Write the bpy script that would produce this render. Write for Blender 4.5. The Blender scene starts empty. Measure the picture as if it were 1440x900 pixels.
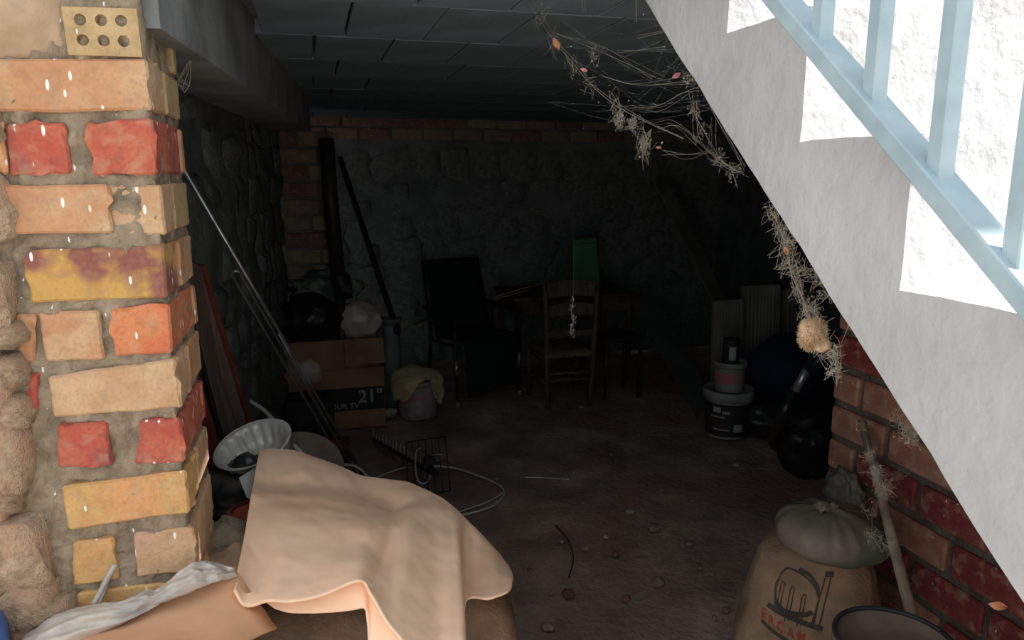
import bpy, bmesh, math, random
from mathutils import Vector, Matrix, Euler, noise, geometry
sc = bpy.context.scene
col = sc.collection
rnd = random.Random(7)
V = Vector
# ------------------------------------------------------------------ camera
FPX = 1040.0; PITCH = math.radians(11.15); YAW = math.radians(14.9); H = 1.6
cam = bpy.data.objects.new('camera', bpy.data.cameras.new('camera'))
col.objects.link(cam)
cam.data.sensor_width = 36; cam.data.lens = 36*FPX/1440; cam.data.clip_start = .02; cam.data.clip_end = 200
cam.location = (0, 0, H)
cam.rotation_euler = (math.pi/2-PITCH, 0, -YAW)
sc.camera = cam
# ------------------------------------------------------------------ world, sun, exposure
w = bpy.data.worlds.new('sky'); sc.world = w; w.use_nodes = True
wb = w.node_tree.nodes['Background']
wb.inputs[0].default_value = (.89, .945, 1.0, 1); wb.inputs[1].default_value = 1.15
SUN = V((.6, -.15, .66)).normalized()
sl = bpy.data.lights.new('sun', 'SUN'); sl.energy = 12.0; sl.angle = .009; sl.color = (1, .95, .87)
so = bpy.data.objects.new('sun', sl); col.objects.link(so)
so.rotation_euler = SUN.to_track_quat('Z', 'Y').to_euler(); so.location = (4, -3, 6)
sc.view_settings.view_transform = 'Standard'; sc.view_settings.look = 'None'
sc.view_settings.exposure = 0.3; sc.view_settings.gamma = 1; sc.view_settings.use_curve_mapping = False
# ------------------------------------------------------------------ pixel helpers (1440x900): a pixel gives a direction, the touched surface the distance
cF = V((math.sin(YAW)*math.cos(PITCH), math.cos(YAW)*math.cos(PITCH), -math.sin(PITCH)))
cR = V((math.cos(YAW), -math.sin(YAW), 0)); cU = cR.cross(cF); cC = V((0, 0, H))
def ray(x, y): return cF + cR*((x-720)/FPX) - cU*((y-450)/FPX)
def Q(x, y, d): return cC + ray(x, y)*d
def onX(x, y, v): r = ray(x, y); return cC + r*(v/r.x)
def onY(x, y, v): r = ray(x, y); return cC + r*(v/r.y)
def onZ(x, y, v=0): r = ray(x, y); return cC + r*((v-H)/r.z)
def fbm(p, o=4): return noise.fractal(V(p), 1.0, 2.0, o)
# ------------------------------------------------------------------ materials
def s2l(r, g, b):
    f = lambda v: ((v/255+.055)/1.055)**2.4 if v > 10 else v/255/12.92
    return (f(r), f(g), f(b))
def mat(name, c1, c2=None, rough=.85, scale=8., bump=.0, bscale=60., metal=0., splash=0., c3=None, contrast=(.35, .65), stretch=None, spec=.3, dirt=0., coord='Object', alpha=1., trans=0., grain=0.):
    m = bpy.data.materials.new(name); m.use_nodes = True
    nt = m.node_tree; N = nt.nodes; L = nt.links
    b = N['Principled BSDF']; b.inputs['Roughness'].default_value = rough; b.inputs['Metallic'].default_value = metal
    b.inputs['Specular IOR Level'].default_value = spec
    if alpha < 1: b.inputs['Alpha'].default_value = alpha
    if trans: b.inputs['Transmission Weight'].default_value = trans
    tc = N.new('ShaderNodeTexCoord'); src = tc.outputs[coord]
    if coord == 'World':
        pass
    mp = N.new('ShaderNodeMapping'); L.new(src, mp.inputs[0])
    if stretch: mp.inputs['Scale'].default_value = stretch
    def ramp(out, lo, hi):
        r = N.new('ShaderNodeMapRange'); L.new(out, r.inputs[0]); r.inputs[1].default_value = lo; r.inputs[2].default_value = hi; return r.outputs[0]
    def ns(s, det=6, vec=None):
        n = N.new('ShaderNodeTexNoise'); n.inputs['Scale'].default_value = s; n.inputs['Detail'].default_value = det; L.new(vec or mp.outputs[0], n.inputs['Vector']); return n.outputs[0]
    def mix(f, a, c):
        x = N.new('ShaderNodeMix'); x.data_type = 'RGBA'
        L.new(f, x.inputs[0])
        for s, i in ((a, 6), (c, 7)):
            if isinstance(s, tuple): x.inputs[i].default_value = (*s, 1)
            else: L.new(s, x.inputs[i])
        return x.outputs[2]
    c2 = c2 or tuple(v*.75 for v in c1)
    cur = mix(ramp(ns(scale), *contrast), tuple(c1), tuple(c2))
    if c3: cur = mix(ramp(ns(scale*.45, 3), .52, .62), cur, tuple(c3))
    if dirt: 
        r = N.new('ShaderNodeMath'); r.operation = 'MULTIPLY'; L.new(ramp(ns(scale*2.3, 8), .5, .75), r.inputs[0]); r.inputs[1].default_value = dirt
        cur = mix(r.outputs[0], cur, (.12, .10, .08))
    if grain:
        r = N.new('ShaderNodeMath'); r.operation = 'MULTIPLY'; L.new(ramp(ns(170, 4), .45, .7), r.inputs[0]); r.inputs[1].default_value = grain
        cur = mix(r.outputs[0], cur, tuple(v*.55 for v in c1))
        r2 = N.new('ShaderNodeMath'); r2.operation = 'MULTIPLY'; L.new(ramp(ns(34, 6), .5, .72), r2.inputs[0]); r2.inputs[1].default_value = grain*1.2
        cur = mix(r2.outputs[0], cur, s2l(186, 160, 130))
    if splash:
        g = N.new('ShaderNodeNewGeometry')
        m2 = N.new('ShaderNodeMapping'); L.new(g.outputs['Position'], m2.inputs[0]); m2.inputs['Scale'].default_value = (52, 52, 17); m2.inputs['Rotation'].default_value = (0, .12, 0)
        vo = N.new('ShaderNodeTexVoronoi'); L.new(m2.outputs[0], vo.inputs['Vector']); vo.inputs['Scale'].default_value = 1.
        hit = ramp(vo.outputs['Distance'], .17*splash, .13*splash)
        sep = N.new('ShaderNodeSeparateColor'); L.new(vo.outputs['Color'], sep.inputs[0])
        gate = ramp(sep.outputs[0], .3, .34)
        mu = N.new('ShaderNodeMath'); mu.operation = 'MULTIPLY'; L.new(hit, mu.inputs[0]); L.new(gate, mu.inputs[1]); mu.use_clamp = True
        cur = mix(mu.outputs[0], cur, (.8, .79, .76))
    L.new(cur, b.inputs['Base Color'])
    if bump:
        bp = N.new('ShaderNodeBump'); bp.inputs['Strength'].default_value = bump; bp.inputs['Distance'].default_value = .01
        L.new(ns(bscale, 8), bp.inputs['Height']); L.new(bp.outputs[0], b.inputs['Normal'])
    return m
M = {}
M['mortar'] = mat('mortar', s2l(164, 148, 126), s2l(112, 100, 84), bump=1., bscale=70, scale=22, splash=.6, contrast=(.3, .7))
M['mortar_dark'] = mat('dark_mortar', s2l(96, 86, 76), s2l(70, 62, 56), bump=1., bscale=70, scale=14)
M['plaster_old'] = mat('old_plaster', s2l(190, 166, 138), s2l(158, 134, 110), bump=.5, bscale=40, scale=9)
M['rubble'] = mat('rubble_stone', s2l(192, 168, 140), s2l(150, 124, 100), bump=.8, bscale=30, scale=6, c3=s2l(182, 148, 122), dirt=.35)
M['cave_stone'] = mat('cave_stone', s2l(118, 123, 120), s2l(88, 92, 90), bump=.8, bscale=24, scale=6, dirt=.5)  # cool tint, on the cave mortar too, painted in for bluish haze
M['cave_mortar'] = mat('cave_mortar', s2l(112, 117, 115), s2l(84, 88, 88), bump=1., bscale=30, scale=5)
M['concrete'] = mat('concrete', s2l(142, 146, 146), s2l(108, 110, 110), bump=.3, bscale=60, scale=5, dirt=.3)
M['ceil_tile'] = mat('clay_ceiling_tile', s2l(122, 140, 154), s2l(102, 116, 126), bump=.2, bscale=50, scale=3, dirt=.25)  # blue in the tile colour stands in for a bluish veil of light
M['dirt'] = mat('dirt_floor', s2l(184, 160, 144), s2l(134, 114, 102), bump=.9, bscale=28, scale=3.2, c3=s2l(150, 120, 108), dirt=.5)
M['yard'] = mat('yard_concrete', s2l(190, 182, 170), s2l(160, 150, 138), bump=.2, bscale=30, scale=2)
M['white_plaster'] = mat('white_stair_plaster', s2l(194, 195, 197), s2l(178, 178, 179), bump=.55, bscale=34, scale=3.5, rough=.9, dirt=.12)
M['rail'] = mat('rail_paint', s2l(170, 190, 198), s2l(150, 172, 182), rough=.5, scale=14, dirt=.12)
def bk(n, a, b_, c=None, sp=1., dust=.30):
    d = (188, 160, 132); k = lambda q: s2l(*[x*(1-dust)+y*dust for x, y in zip(q, d)])
    return mat('brick_'+n, k(a), k(b_), bump=.35, bscale=120, scale=16, c3=k(c) if c else None, splash=sp, dirt=.3, contrast=(.35, .65), grain=.35)
M['b_orange'] = bk('orange', (200, 148, 106), (184, 122, 84), (196, 164, 126))
M['b_red'] = bk('red', (168, 46, 40), (184, 78, 56), (146, 52, 54))
M['b_mottle'] = mat('brick_mottled', s2l(192, 152, 86), s2l(134, 82, 76), bump=.3, bscale=120, scale=17, splash=.9, contrast=(.42, .58), grain=.3)
M['b_yellow'] = bk('yellow', (214, 170, 96), (196, 142, 84), (216, 146, 90), .7)
M['b_pale'] = bk('pale', (204, 172, 132), (188, 140, 100), (196, 150, 130))
M['b_vivid'] = bk('vivid_orange', (206, 84, 48), (200, 110, 72), (210, 118, 72))
M['b_ochre'] = bk('ochre', (190, 166, 118), (160, 128, 84), None, .5)
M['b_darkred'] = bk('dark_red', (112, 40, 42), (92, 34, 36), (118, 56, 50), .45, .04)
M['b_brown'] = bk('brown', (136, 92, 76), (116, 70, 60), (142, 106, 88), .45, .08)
M['b_dusty'] = bk('dusty', (138, 122, 106), (118, 98, 86), None, .0, .0)
M['b_dusty_red'] = bk('dusty_red', (128, 98, 88), (108, 80, 74), None, .0, .0)
M['b_dusty_tan'] = bk('dusty_tan', (146, 134, 108), (124, 110, 88), None, .0, .0)
M['blanket'] = mat('peach_blanket', s2l(252, 214, 182), s2l(247, 204, 170), rough=.95, scale=6, bump=.08, bscale=300, spec=.1)
M['sack'] = mat('brown_sack', s2l(142, 116, 92), s2l(108, 86, 68), bump=.5, bscale=130, scale=10, dirt=.35)
M['card'] = mat('cardboard', s2l(214, 168, 130), s2l(200, 150, 114), rough=.9, scale=7, bump=.1, bscale=90)
M['card2'] = mat('cardboard_pale', s2l(222, 178, 140), s2l(210, 166, 128), rough=.9, scale=7)
M['boxcard'] = mat('box_cardboard', s2l(160, 124, 96), s2l(132, 100, 78), rough=.9, scale=6)
M['plastic_white'] = mat('white_plastic_film', s2l(196, 186, 174), s2l(168, 160, 152), rough=.35, scale=16, bump=.3, bscale=30, spec=.5)
M['clear'] = mat('clear_plastic', s2l(200, 200, 200), s2l(180, 180, 180), rough=.2, scale=16, bump=.5, bscale=50, spec=.6, alpha=.1)
M['alu'] = mat('aluminium', s2l(214, 210, 202), s2l(190, 186, 178), rough=.45, metal=.25, scale=12)
M['steel'] = mat('galvanised_rod', s2l(190, 192, 192), s2l(150, 152, 152), rough=.35, metal=.8, scale=30)
M['black'] = mat('black_plastic', (.012, .013, .014), (.02, .021, .022), rough=.35, scale=12, bump=.5, bscale=24, spec=.4)
M['dark'] = mat('dark_plastic', (.02, .023, .024), (.03, .032, .033), rough=.6, scale=12)
M['blackpaint'] = mat('black_paint', (.015, .015, .016), (.025, .025, .025), rough=.5, scale=20)
M['wood_red'] = mat('red_brown_wood', s2l(122, 60, 46), s2l(90, 44, 36), rough=.6, scale=8, stretch=(8, 8, 1))
M['wood_face'] = mat('dark_board_face', s2l(112, 96, 86), s2l(90, 76, 70), rough=.7, scale=8, stretch=(10, 10, 1))
M['wood_chair'] = mat('chair_wood', s2l(96, 84, 76), s2l(68, 58, 52), rough=.6, scale=10, stretch=(6, 6, 1))
M['wood_table'] = mat('table_wood', s2l(84, 70, 58), s2l(60, 48, 40), rough=.6, scale=10)
M['rush'] = mat('rush_seat', s2l(120, 108, 84), s2l(88, 78, 60), rough=.9, scale=30, bump=.6, bscale=80)
M['green_cush'] = mat('dark_green_cushion', s2l(20, 34, 31), s2l(14, 26, 24), rough=.9, scale=8, bump=.3, bscale=50)
M['green_box'] = mat('green_card', s2l(74, 132, 96), s2l(58, 114, 82), rough=.7, scale=5)
M['board_pale'] = mat('pale_board', s2l(104, 110, 106), s2l(86, 92, 88), rough=.8, scale=4)
M['board_dim'] = mat('grey_plank', s2l(104, 104, 98), s2l(80, 80, 76), rough=.8, scale=4)
M['panel'] = mat('corrugated_panel', s2l(126, 125, 116), s2l(104, 103, 96), rough=.7, scale=5)
M['bucket_white'] = mat('white_bucket', s2l(150, 152, 148), s2l(124, 126, 122), rough=.5, scale=8, dirt=.3)
M['label_dark'] = mat('dark_label', s2l(40, 44, 50), s2l(60, 52, 48), rough=.5, scale=7)
M['label_grey'] = mat('pale_print', s2l(170, 170, 168), s2l(140, 140, 138), rough=.5)
M['label_pink'] = mat('pink_label', s2l(176, 110, 116), s2l(150, 120, 124), rough=.5, scale=7)
M['label_mixed'] = mat('worn_label', s2l(168, 150, 156), s2l(128, 120, 128), rough=.5, scale=10, c3=s2l(180, 90, 104))
M['cream'] = mat('cream_cloth', s2l(214, 198, 156), s2l(186, 168, 126), rough=.95, scale=12, bump=.5, bscale=60)
M['camo'] = mat('grey_green_fabric', s2l(120, 136, 122), s2l(64, 84, 76), rough=.9, scale=12, contrast=(.45, .55), bump=.3)
M['vase'] = mat('teal_white_pipe', s2l(124, 130, 126), s2l(84, 106, 106), rough=.5, scale=4)
M['blue_bag'] = mat('dark_blue_fabric', s2l(26, 38, 64), s2l(20, 28, 48), rough=.8, scale=6)
M['bluebit'] = mat('blue_plastic', s2l(74, 104, 160), s2l(60, 84, 140), rough=.4)
M['cable'] = mat('white_cable', s2l(206, 204, 194), s2l(180, 178, 168), rough=.5)
M['web'] = mat('dusty_cobweb', s2l(206, 200, 188), s2l(176, 166, 150), rough=1., spec=0., alpha=.55)
M['webthin'] = mat('thin_cobweb', s2l(206, 208, 212), s2l(186, 186, 190), rough=1., spec=0., alpha=.2)
M['fluff'] = mat('seed_fluff', s2l(216, 188, 158), s2l(200, 168, 136), rough=1., spec=0., scale=30)
M['leaf'] = mat('dry_leaf', s2l(206, 150, 116), s2l(180, 118, 90), rough=.8, scale=20)
M['leaf_pink'] = mat('dry_petal', s2l(220, 150, 150), s2l(200, 120, 120), rough=.8, scale=20)
M['bag_grey'] = mat('grey_green_bag', s2l(106, 98, 86), s2l(82, 75, 65), rough=.5, scale=8, bump=.3, bscale=40, c3=s2l(78, 92, 82))
M['print'] = mat('dark_print', s2l(64, 56, 46), s2l(50, 44, 38), rough=.8)
M['print_red'] = mat('red_print', s2l(150, 58, 44), s2l(130, 52, 40), rough=.8)
M['stick'] = mat('grey_stick', s2l(150, 136, 118), s2l(116, 102, 88), rough=.8, scale=14)
M['lidtop'] = mat('dusty_lid', s2l(112, 100, 86), s2l(92, 80, 70), rough=.8, scale=14)
M['terracotta'] = mat('terracotta', s2l(168, 84, 62), s2l(146, 70, 52), rough=.8)
M['paper'] = mat('white_paper', s2l(214, 214, 212), s2l(196, 196, 196), rough=.6)
M['striped'] = mat('streaky_dark_film', (.02, .021, .022), s2l(120, 110, 100), rough=.3, scale=5, stretch=(1, 1, 5), contrast=(.5, .7), spec=.5)
M['pebble'] = mat('pebble', s2l(150, 132, 120), s2l(116, 100, 90), scale=20)
M['pebble_red'] = mat('brick_crumb', s2l(138, 90, 76), s2l(112, 76, 66), scale=20)
M['pebble_white'] = mat('plaster_crumb', s2l(176, 172, 164), s2l(146, 142, 134), scale=20)
# ------------------------------------------------------------------ object helpers
def tag(o, label=None, cat=None, group=None, kind=None):
    if label: o['label'] = label
    if cat: o['category'] = cat
    if group: o['group'] = group
    if kind: o['kind'] = kind
    return o
def thing(name, loc, label, cat, group=None):
    o = bpy.data.objects.new(name, None); col.objects.link(o); o.location = loc; o.empty_display_size = .1
    return tag(o, label, cat, group)
def wrap(o, parent):
    o.parent = parent
    if parent.type == 'EMPTY':
        o.matrix_parent_inverse = Matrix.Translation(-V(parent.location))
    elif parent.parent is not None and parent.parent.type == 'EMPTY' and parent.matrix_parent_inverse != Matrix.Identity(4):
        o.matrix_parent_inverse = Matrix.Identity(4)
    return o
class MB:
    def __init__(s): s.bm = bmesh.new()
    def verts(s, pts): return [s.bm.verts.new(p) for p in pts]
    def face(s, vs):
        try: return s.bm.faces.new(vs)
        except ValueError: return None
    def hexa(s, p):      # 8 points: bottom quad then top quad
        v = s.verts(p)
        for f in ((3, 2, 1, 0), (4, 5, 6, 7), (0, 1, 5, 4), (1, 2, 6, 5), (2, 3, 7, 6), (3, 0, 4, 7)): s.face([v[i] for i in f])
        return s
    def box(s, c, size, rot=None):
        hx, hy, hz = size[0]/2, size[1]/2, size[2]/2
        p = [V(q) for q in ((-hx, -hy, -hz), (hx, -hy, -hz), (hx, hy, -hz), (-hx, hy, -hz), (-hx, -hy, hz), (hx, -hy, hz), (hx, hy, hz), (-hx, hy, hz))]
        if rot is not None: p = [rot @ q for q in p]
        return s.hexa([q+V(c) for q in p])
    def bar(s, a, b, wd, ht, up=V((0, 0, 1))):
        a = V(a); b = V(b); d = (b-a).normalized(); sd = d.cross(up)
        if sd.length < 1e-4: sd = d.cross(V((0, 1, 0)))
        sd.normalize(); u = sd.cross(d)
        sd *= wd/2; u *= ht/2
        return s.hexa([a-sd-u, a+sd-u, b+sd-u, b-sd-u, a-sd+u, a+sd+u, b+sd+u, b-sd+u])
    def tube(s, pts, r, n=8, cap=True):
        pts = [V(p) for p in pts]; rs = r if isinstance(r, (list, tuple)) else [r]*len(pts)
        t = (pts[1]-pts[0]).normalized(); nrm = t.orthogonal().normalized(); rings = []
        for i, p in enumerate(pts):
            a = pts[max(i-1, 0)]; b = pts[min(i+1, len(pts)-1)]
            t2 = (b-a)
            t2 = t2.normalized() if t2.length > 1e-9 else t
            q = t.rotation_difference(t2); nrm = (q @ nrm).normalized(); t = t2; bn = t.cross(nrm)
            rings.append(s.verts([p+(nrm*math.cos(k*2*math.pi/n)+bn*math.sin(k*2*math.pi/n))*rs[i] for k in range(n)]))
        for a, b in zip(rings, rings[1:]):
            for k in range(n): s.face([a[k], a[(k+1) % n], b[(k+1) % n], b[k]])
        if cap: s.face(rings[0][::-1]); s.face(rings[-1])
        return s
    def surf(s, P, closed=False):      # P[row][col]
        R = [s.verts(row) for row in P]; n = len(R[0])
        for a, b in zip(R, R[1:]):
            for k in range(n if closed else n-1): s.face([a[k], a[(k+1) % n], b[(k+1) % n], b[k]])
        return R
    def lathe(s, prof, c=(0, 0, 0), n=24, flute=None, capb=True, capt=False, rot=None):
        c = V(c); P = []
        for r, z in prof:
            row = []
            for k in range(n):
                a = 2*math.pi*k/n; rr = r if not flute else r*(1+flute(a, z))
                q = V((rr*math.cos(a), rr*math.sin(a), z))
                row.append((rot @ q if rot is not None else q)+c)
            P.append(row)
        R = s.surf(P, True)
        if capb: s.face(R[0][::-1])
        if capt: s.face(R[-1])
        return s
    def blob(s, c, size, seed=0, amp=.12, freq=2.2, sub=3, power=1., flat=None, rot=None, fold=0., ffreq=7):
        b2 = bmesh.new(); bmesh.ops.create_icosphere(b2, subdivisions=sub, radius=1)
        mp = {}
        for v in b2.verts:
            p = v.co.copy()
            if power != 1.: p = V([math.copysign(abs(x)**power, x) for x in p])
            k = 1+amp*noise.fractal(p*freq+V((seed*13.7, seed*3.1, 0)), 1., 2., 4)
            if fold: k += fold*(1-2*abs(noise.noise(p*ffreq+V((seed*5.3, 0, seed))))) 
            p = p*k
            p = V((p.x*size[0], p.y*size[1], p.z*size[2]))
            if flat is not None and p.z < -size[2]*flat: p.z = -size[2]*flat
            if rot is not None: p = rot @ p
            mp[v.index] = s.bm.verts.new(p+V(c))
        for f in b2.faces: s.face([mp[v.index] for v in f.verts])
        b2.free(); return s
    def bevel(s, w_, seg=1):
        bmesh.ops.bevel(s.bm, geom=list(s.bm.edges), offset=w_, segments=seg, affect='EDGES', profile=.5); return s
    def mesh(s, name, m=None, smooth=False):
        bmesh.ops.recalc_face_normals(s.bm, faces=list(s.bm.faces))
        me = bpy.data.meshes.new(name); s.bm.to_mesh(me); s.bm.free()
        if m: me.materials.append(M[m])
        if smooth:
            for p in me.polygons: p.use_smooth = True
        return me
    def build(s, name, m, parent=None, smooth=False, label=None, cat=None, group=None, kind=None):
        o = bpy.data.objects.new(name, s.mesh(name, m, smooth)); col.objects.link(o)
        if parent is not None: wrap(o, parent)
        return tag(o, label, cat, group, kind)
def spline(ctrl, n):       # Catmull-Rom through control points
    ctrl = [V(c) for c in ctrl]; P = [ctrl[0]*2-ctrl[1]]+ctrl+[ctrl[-1]*2-ctrl[-2]]; out = []
    for i in range(1, len(P)-2):
        for k in range(n):
            t = k/n; a, b, c, d = P[i-1:i+3]
            out.append(.5*((2*b)+(c-a)*t+(2*a-5*b+4*c-d)*t*t+(3*b-a-3*c+d)*t**3))
    out.append(ctrl[-1]); return out
def text_pts(body, size):
    cu = bpy.data.curves.new('t', 'FONT'); cu.body = body; cu.size = size; cu.align_x = 'CENTER'; cu.align_y = 'CENTER'; cu.offset = size*.018
    o = bpy.data.objects.new('t', cu); col.objects.link(o)
    dg = bpy.context.evaluated_depsgraph_get(); me = bpy.data.meshes.new_from_object(o.evaluated_get(dg))
    vs = [v.co.copy() for v in me.vertices]; fs = [list(p.vertices) for p in me.polygons]
    bpy.data.objects.remove(o); bpy.data.curves.remove(cu); bpy.data.meshes.remove(me)
    return vs, fs
# ================================================================== SETTING
# ---- floor
mb = MB(); P = []
nx, ny = 90, 90
for j in range(ny+1):
    row = []
    for i in range(nx+1):
        x = -1.6+5.4*i/nx; y = .9+5.5*j/ny
        row.append(V((x, y, -.012+.022*fbm((x*1.7, y*1.7, 0))+.006*fbm((x*9, y*9, 3)))))
    P.append(row)
mb.surf(P); mb.build('floor', 'dirt', smooth=True, label='brown dirt floor of the storeroom', kind='structure')
mb = MB(); mb.box((0, -4, -.06), (24, 9.9, .1)); mb.build('yard_ground', 'yard', label='pale concrete yard outside the opening', kind='structure')
# ---- ceiling slab + clay tiles
mb = MB()
mb.box((-.55, 4.0, 2.2), (2.5, 5.0, .26)); mb.box((2.2, 4.12, 2.2), (3.0, 4.86, .26))
ceil = mb.build('ceiling', 'concrete', label='grey concrete ceiling of the storeroom', kind='structure')
TW, TL = .25, .5
def tile_mesh(seed):
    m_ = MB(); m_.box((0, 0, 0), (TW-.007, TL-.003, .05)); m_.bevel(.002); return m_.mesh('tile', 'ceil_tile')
tms = [tile_mesh(i) for i in range(2)]
rr = random.Random(3); nt_ = 0
for j in range(9):
    for i in range(18):
        x = -.22+TW*(i+.5)+(.09 if j % 2 else 0)+rr.uniform(-.003, .003); y = 2.03+TL*(j+.5)-.5
        if x > 1.5 and y < 1.95: continue
        if x > 3.5: continue
        o = bpy.data.objects.new('ceiling_tile', tms[rr.randrange(2)]); col.objects.link(o); o.parent = ceil
        o.location = (x, y, 2.052+rr.uniform(-.001, .001)); o.rotation_euler = (rr.uniform(-.002, .002), rr.uniform(-.006, .006), rr.uniform(-.004, .004)); nt_ += 1
# ---- stone walls
def stone_proto(seed):
    b = bmesh.new(); bmesh.ops.create_cube(b, size=1); bmesh.ops.subdivide_edges(b, edges=list(b.edges), cuts=2, use_grid_fill=True)
    for v in b.verts:
        p = v.co; s = p.normalized()*.6; q = p.lerp(s, .55)
        v.co = q*(1+.22*noise.fractal(q*2.6+V((seed*7.3, 1, seed)), 1, 2, 3))
    me = bpy.data.meshes.new('stone'); b.to_mesh(me); b.free()
    for p in me.polygons: p.use_smooth = True
    return me
protos = [stone_proto(i) for i in range(9)]
protoc = []
for p in protos:
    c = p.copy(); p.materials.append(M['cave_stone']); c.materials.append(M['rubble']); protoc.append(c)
def stone_wall(name, A, B, h, thick, parts, size, seed, label, mortar='cave_mortar', avoid=None):
    A = V(A); B = V(B); u = (B-A); Ln = u.length; u.normalize(); n = V((0, 0, 1)).cross(u)   # n points to the visible side after sign
    if n.dot(V((1.2, 3.2, 0))-(A+B)/2) < 0: n = -n
    mb = MB(); nu = int(Ln/.06); nv = int(h/.06); P = []
    for j in range(nv+1):
        P.append([A+u*(Ln*i/nu)+V((0, 0, h*j/nv))+n*(.03*fbm((i*.16+seed, j*.16, 0))) for i in range(nu+1)])
    R = mb.surf(P)
    bk_ = mb.surf([[A-n*thick, B-n*thick], [A-n*thick+V((0, 0, h)), B-n*thick+V((0, 0, h))]])
    w_ = mb.build(name, mortar, smooth=True, label=label, kind='structure')
    r = random.Random(seed); z = 0.02; ang = math.atan2(u.y, u.x)
    while z < h-.06:
        hh = min(size*r.uniform(.6, 1.15), h-z); x = r.uniform(-.1, 0)
        while x < Ln-.03:
            ww = size*r.uniform(.75, 1.7)
            c = A+u*min(max(x+ww/2, .05), Ln-.05)+V((0, 0, z+hh/2))
            if (avoid is None or not avoid(c)):
                o = bpy.data.objects.new('stone', r.choice(parts)); col.objects.link(o); o.parent = w_
                o.location = c+n*r.uniform(-.07, -.03); o.rotation_euler = (r.uniform(-.2, .2), r.uniform(-.5, .5), ang+r.uniform(-.12, .12))
                o.scale = (ww*r.uniform(.8, 1.1), size*.6, hh*r.uniform(.85, 1.15))
            x += ww*.98
        z += hh*.97
    return w_
LA, LB = V((-.47, 1.6, 0)), V((-.2, 4.9, 0))
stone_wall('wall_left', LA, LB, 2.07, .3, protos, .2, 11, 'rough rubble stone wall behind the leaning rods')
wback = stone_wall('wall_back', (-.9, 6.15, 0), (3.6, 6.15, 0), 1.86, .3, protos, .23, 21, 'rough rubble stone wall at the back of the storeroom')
# brick courses on top of the back wall
r = random.Random(5)
def brick_mesh(L_, D_, H_, m_, bev=.006):
    b = MB(); b.box((0, 0, 0), (L_, D_, H_)); b.bevel(bev); return b.mesh('brick', m_)
bm_d = [brick_mesh(.235, .12, .088, 'b_dusty'), brick_mesh(.235, .12, .088, 'b_dusty_red'), brick_mesh(.235, .12, .088, 'b_dusty_tan')]
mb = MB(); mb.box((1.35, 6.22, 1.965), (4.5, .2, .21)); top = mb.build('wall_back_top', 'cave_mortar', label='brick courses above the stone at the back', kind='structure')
for j in range(2):
    for i in range(18):
        o = bpy.data.objects.new('brick', bm_d[r.choice([0, 0, 1, 1, 2])]); col.objects.link(o); o.parent = top
        o.location = (-.75+.25*i+(.12 if j else 0), 6.155+r.uniform(-.008, .008), 1.915+.1*j); o.rotation_euler = (0, r.uniform(-.02, .02), r.uniform(-.02, .02))
# right-hand side of the room and the piece of front wall beyond the stair
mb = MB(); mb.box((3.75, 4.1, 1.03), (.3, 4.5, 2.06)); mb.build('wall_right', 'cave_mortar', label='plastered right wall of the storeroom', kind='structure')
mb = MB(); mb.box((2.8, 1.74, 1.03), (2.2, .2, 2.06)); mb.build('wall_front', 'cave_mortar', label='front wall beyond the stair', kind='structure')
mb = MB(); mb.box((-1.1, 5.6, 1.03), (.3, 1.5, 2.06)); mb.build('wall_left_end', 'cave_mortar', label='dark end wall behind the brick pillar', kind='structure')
# ---- brick pillar at the back carrying the beam
pr = MB(); pX0, pX1 = onY(398, 300, 4.85).x, onY(474, 300, 4.85).x
pr.box(((pX0+pX1)/2, 4.98, .93), (pX1-pX0-.012, .24, 1.86))
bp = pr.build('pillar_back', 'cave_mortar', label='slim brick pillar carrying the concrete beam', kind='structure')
pw = pX1-pX0
half = [brick_mesh(pw*.48, .25, .088, x) for x in ('b_dusty', 'b_dusty_red', 'b_dusty_tan')]
twot = [brick_mesh(pw*.64, .25, .088, x) for x in ('b_dusty', 'b_dusty_red', 'b_dusty_tan')]
thrd = [brick_mesh(pw*.31, .25, .088, x) for x in ('b_dusty', 'b_dusty_red', 'b_dusty_tan')]
for j in range(18):
    z = .055+.1035*j
    seq = ((half, -.25), (half, .25)) if j % 3 == 0 else (((twot, -.17), (thrd, .34)) if j % 3 == 1 else ((thrd, -.34), (twot, .17)))
    for lst, fx in seq:
        o = bpy.data.objects.new('brick', r.choice(lst)); col.objects.link(o); o.parent = bp
        o.location = ((pX0+pX1)/2+fx*pw, 4.965+r.uniform(-.006, .006), z); o.rotation_euler = (0, r.uniform(-.02, .02), r.uniform(-.02, .02))
# ---- concrete beam
def beam_pt(px_, py_, y_, z_): q = onY(px_, py_, y_); return V((q.x, y_, z_))
a0 = onZ(243, 52, 1.84); a1 = onZ(432, 181, 1.84)
u = (a1-a0).normalized(); a0 = a1-u*((a1.y-1.42)/u.y); a1 = a1+u*.25
sd = V((-u.y, u.x, 0))
mb = MB(); nseg = 14; P = []
for i in range(nseg+1):
    c = a0.lerp(a1, i/nseg); k = lambda s: .006*fbm((i*.9, s*5, 2))
    P.append([c+V((k(1), 0, .0+k(2))), c+V((.0+k(3), 0, .012)), c+V((k(4), 0, .225)), c+sd*.2+V((0, 0, .225)), c+sd*.2+V((k(5), 0, k(6)))])
R_ = mb.surf(P, True); mb.face(R_[0]); mb.face(R_[-1])
mb.build('ceiling_beam', 'concrete', label='grey concrete beam under the ceiling tiles', kind='structure')
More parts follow.
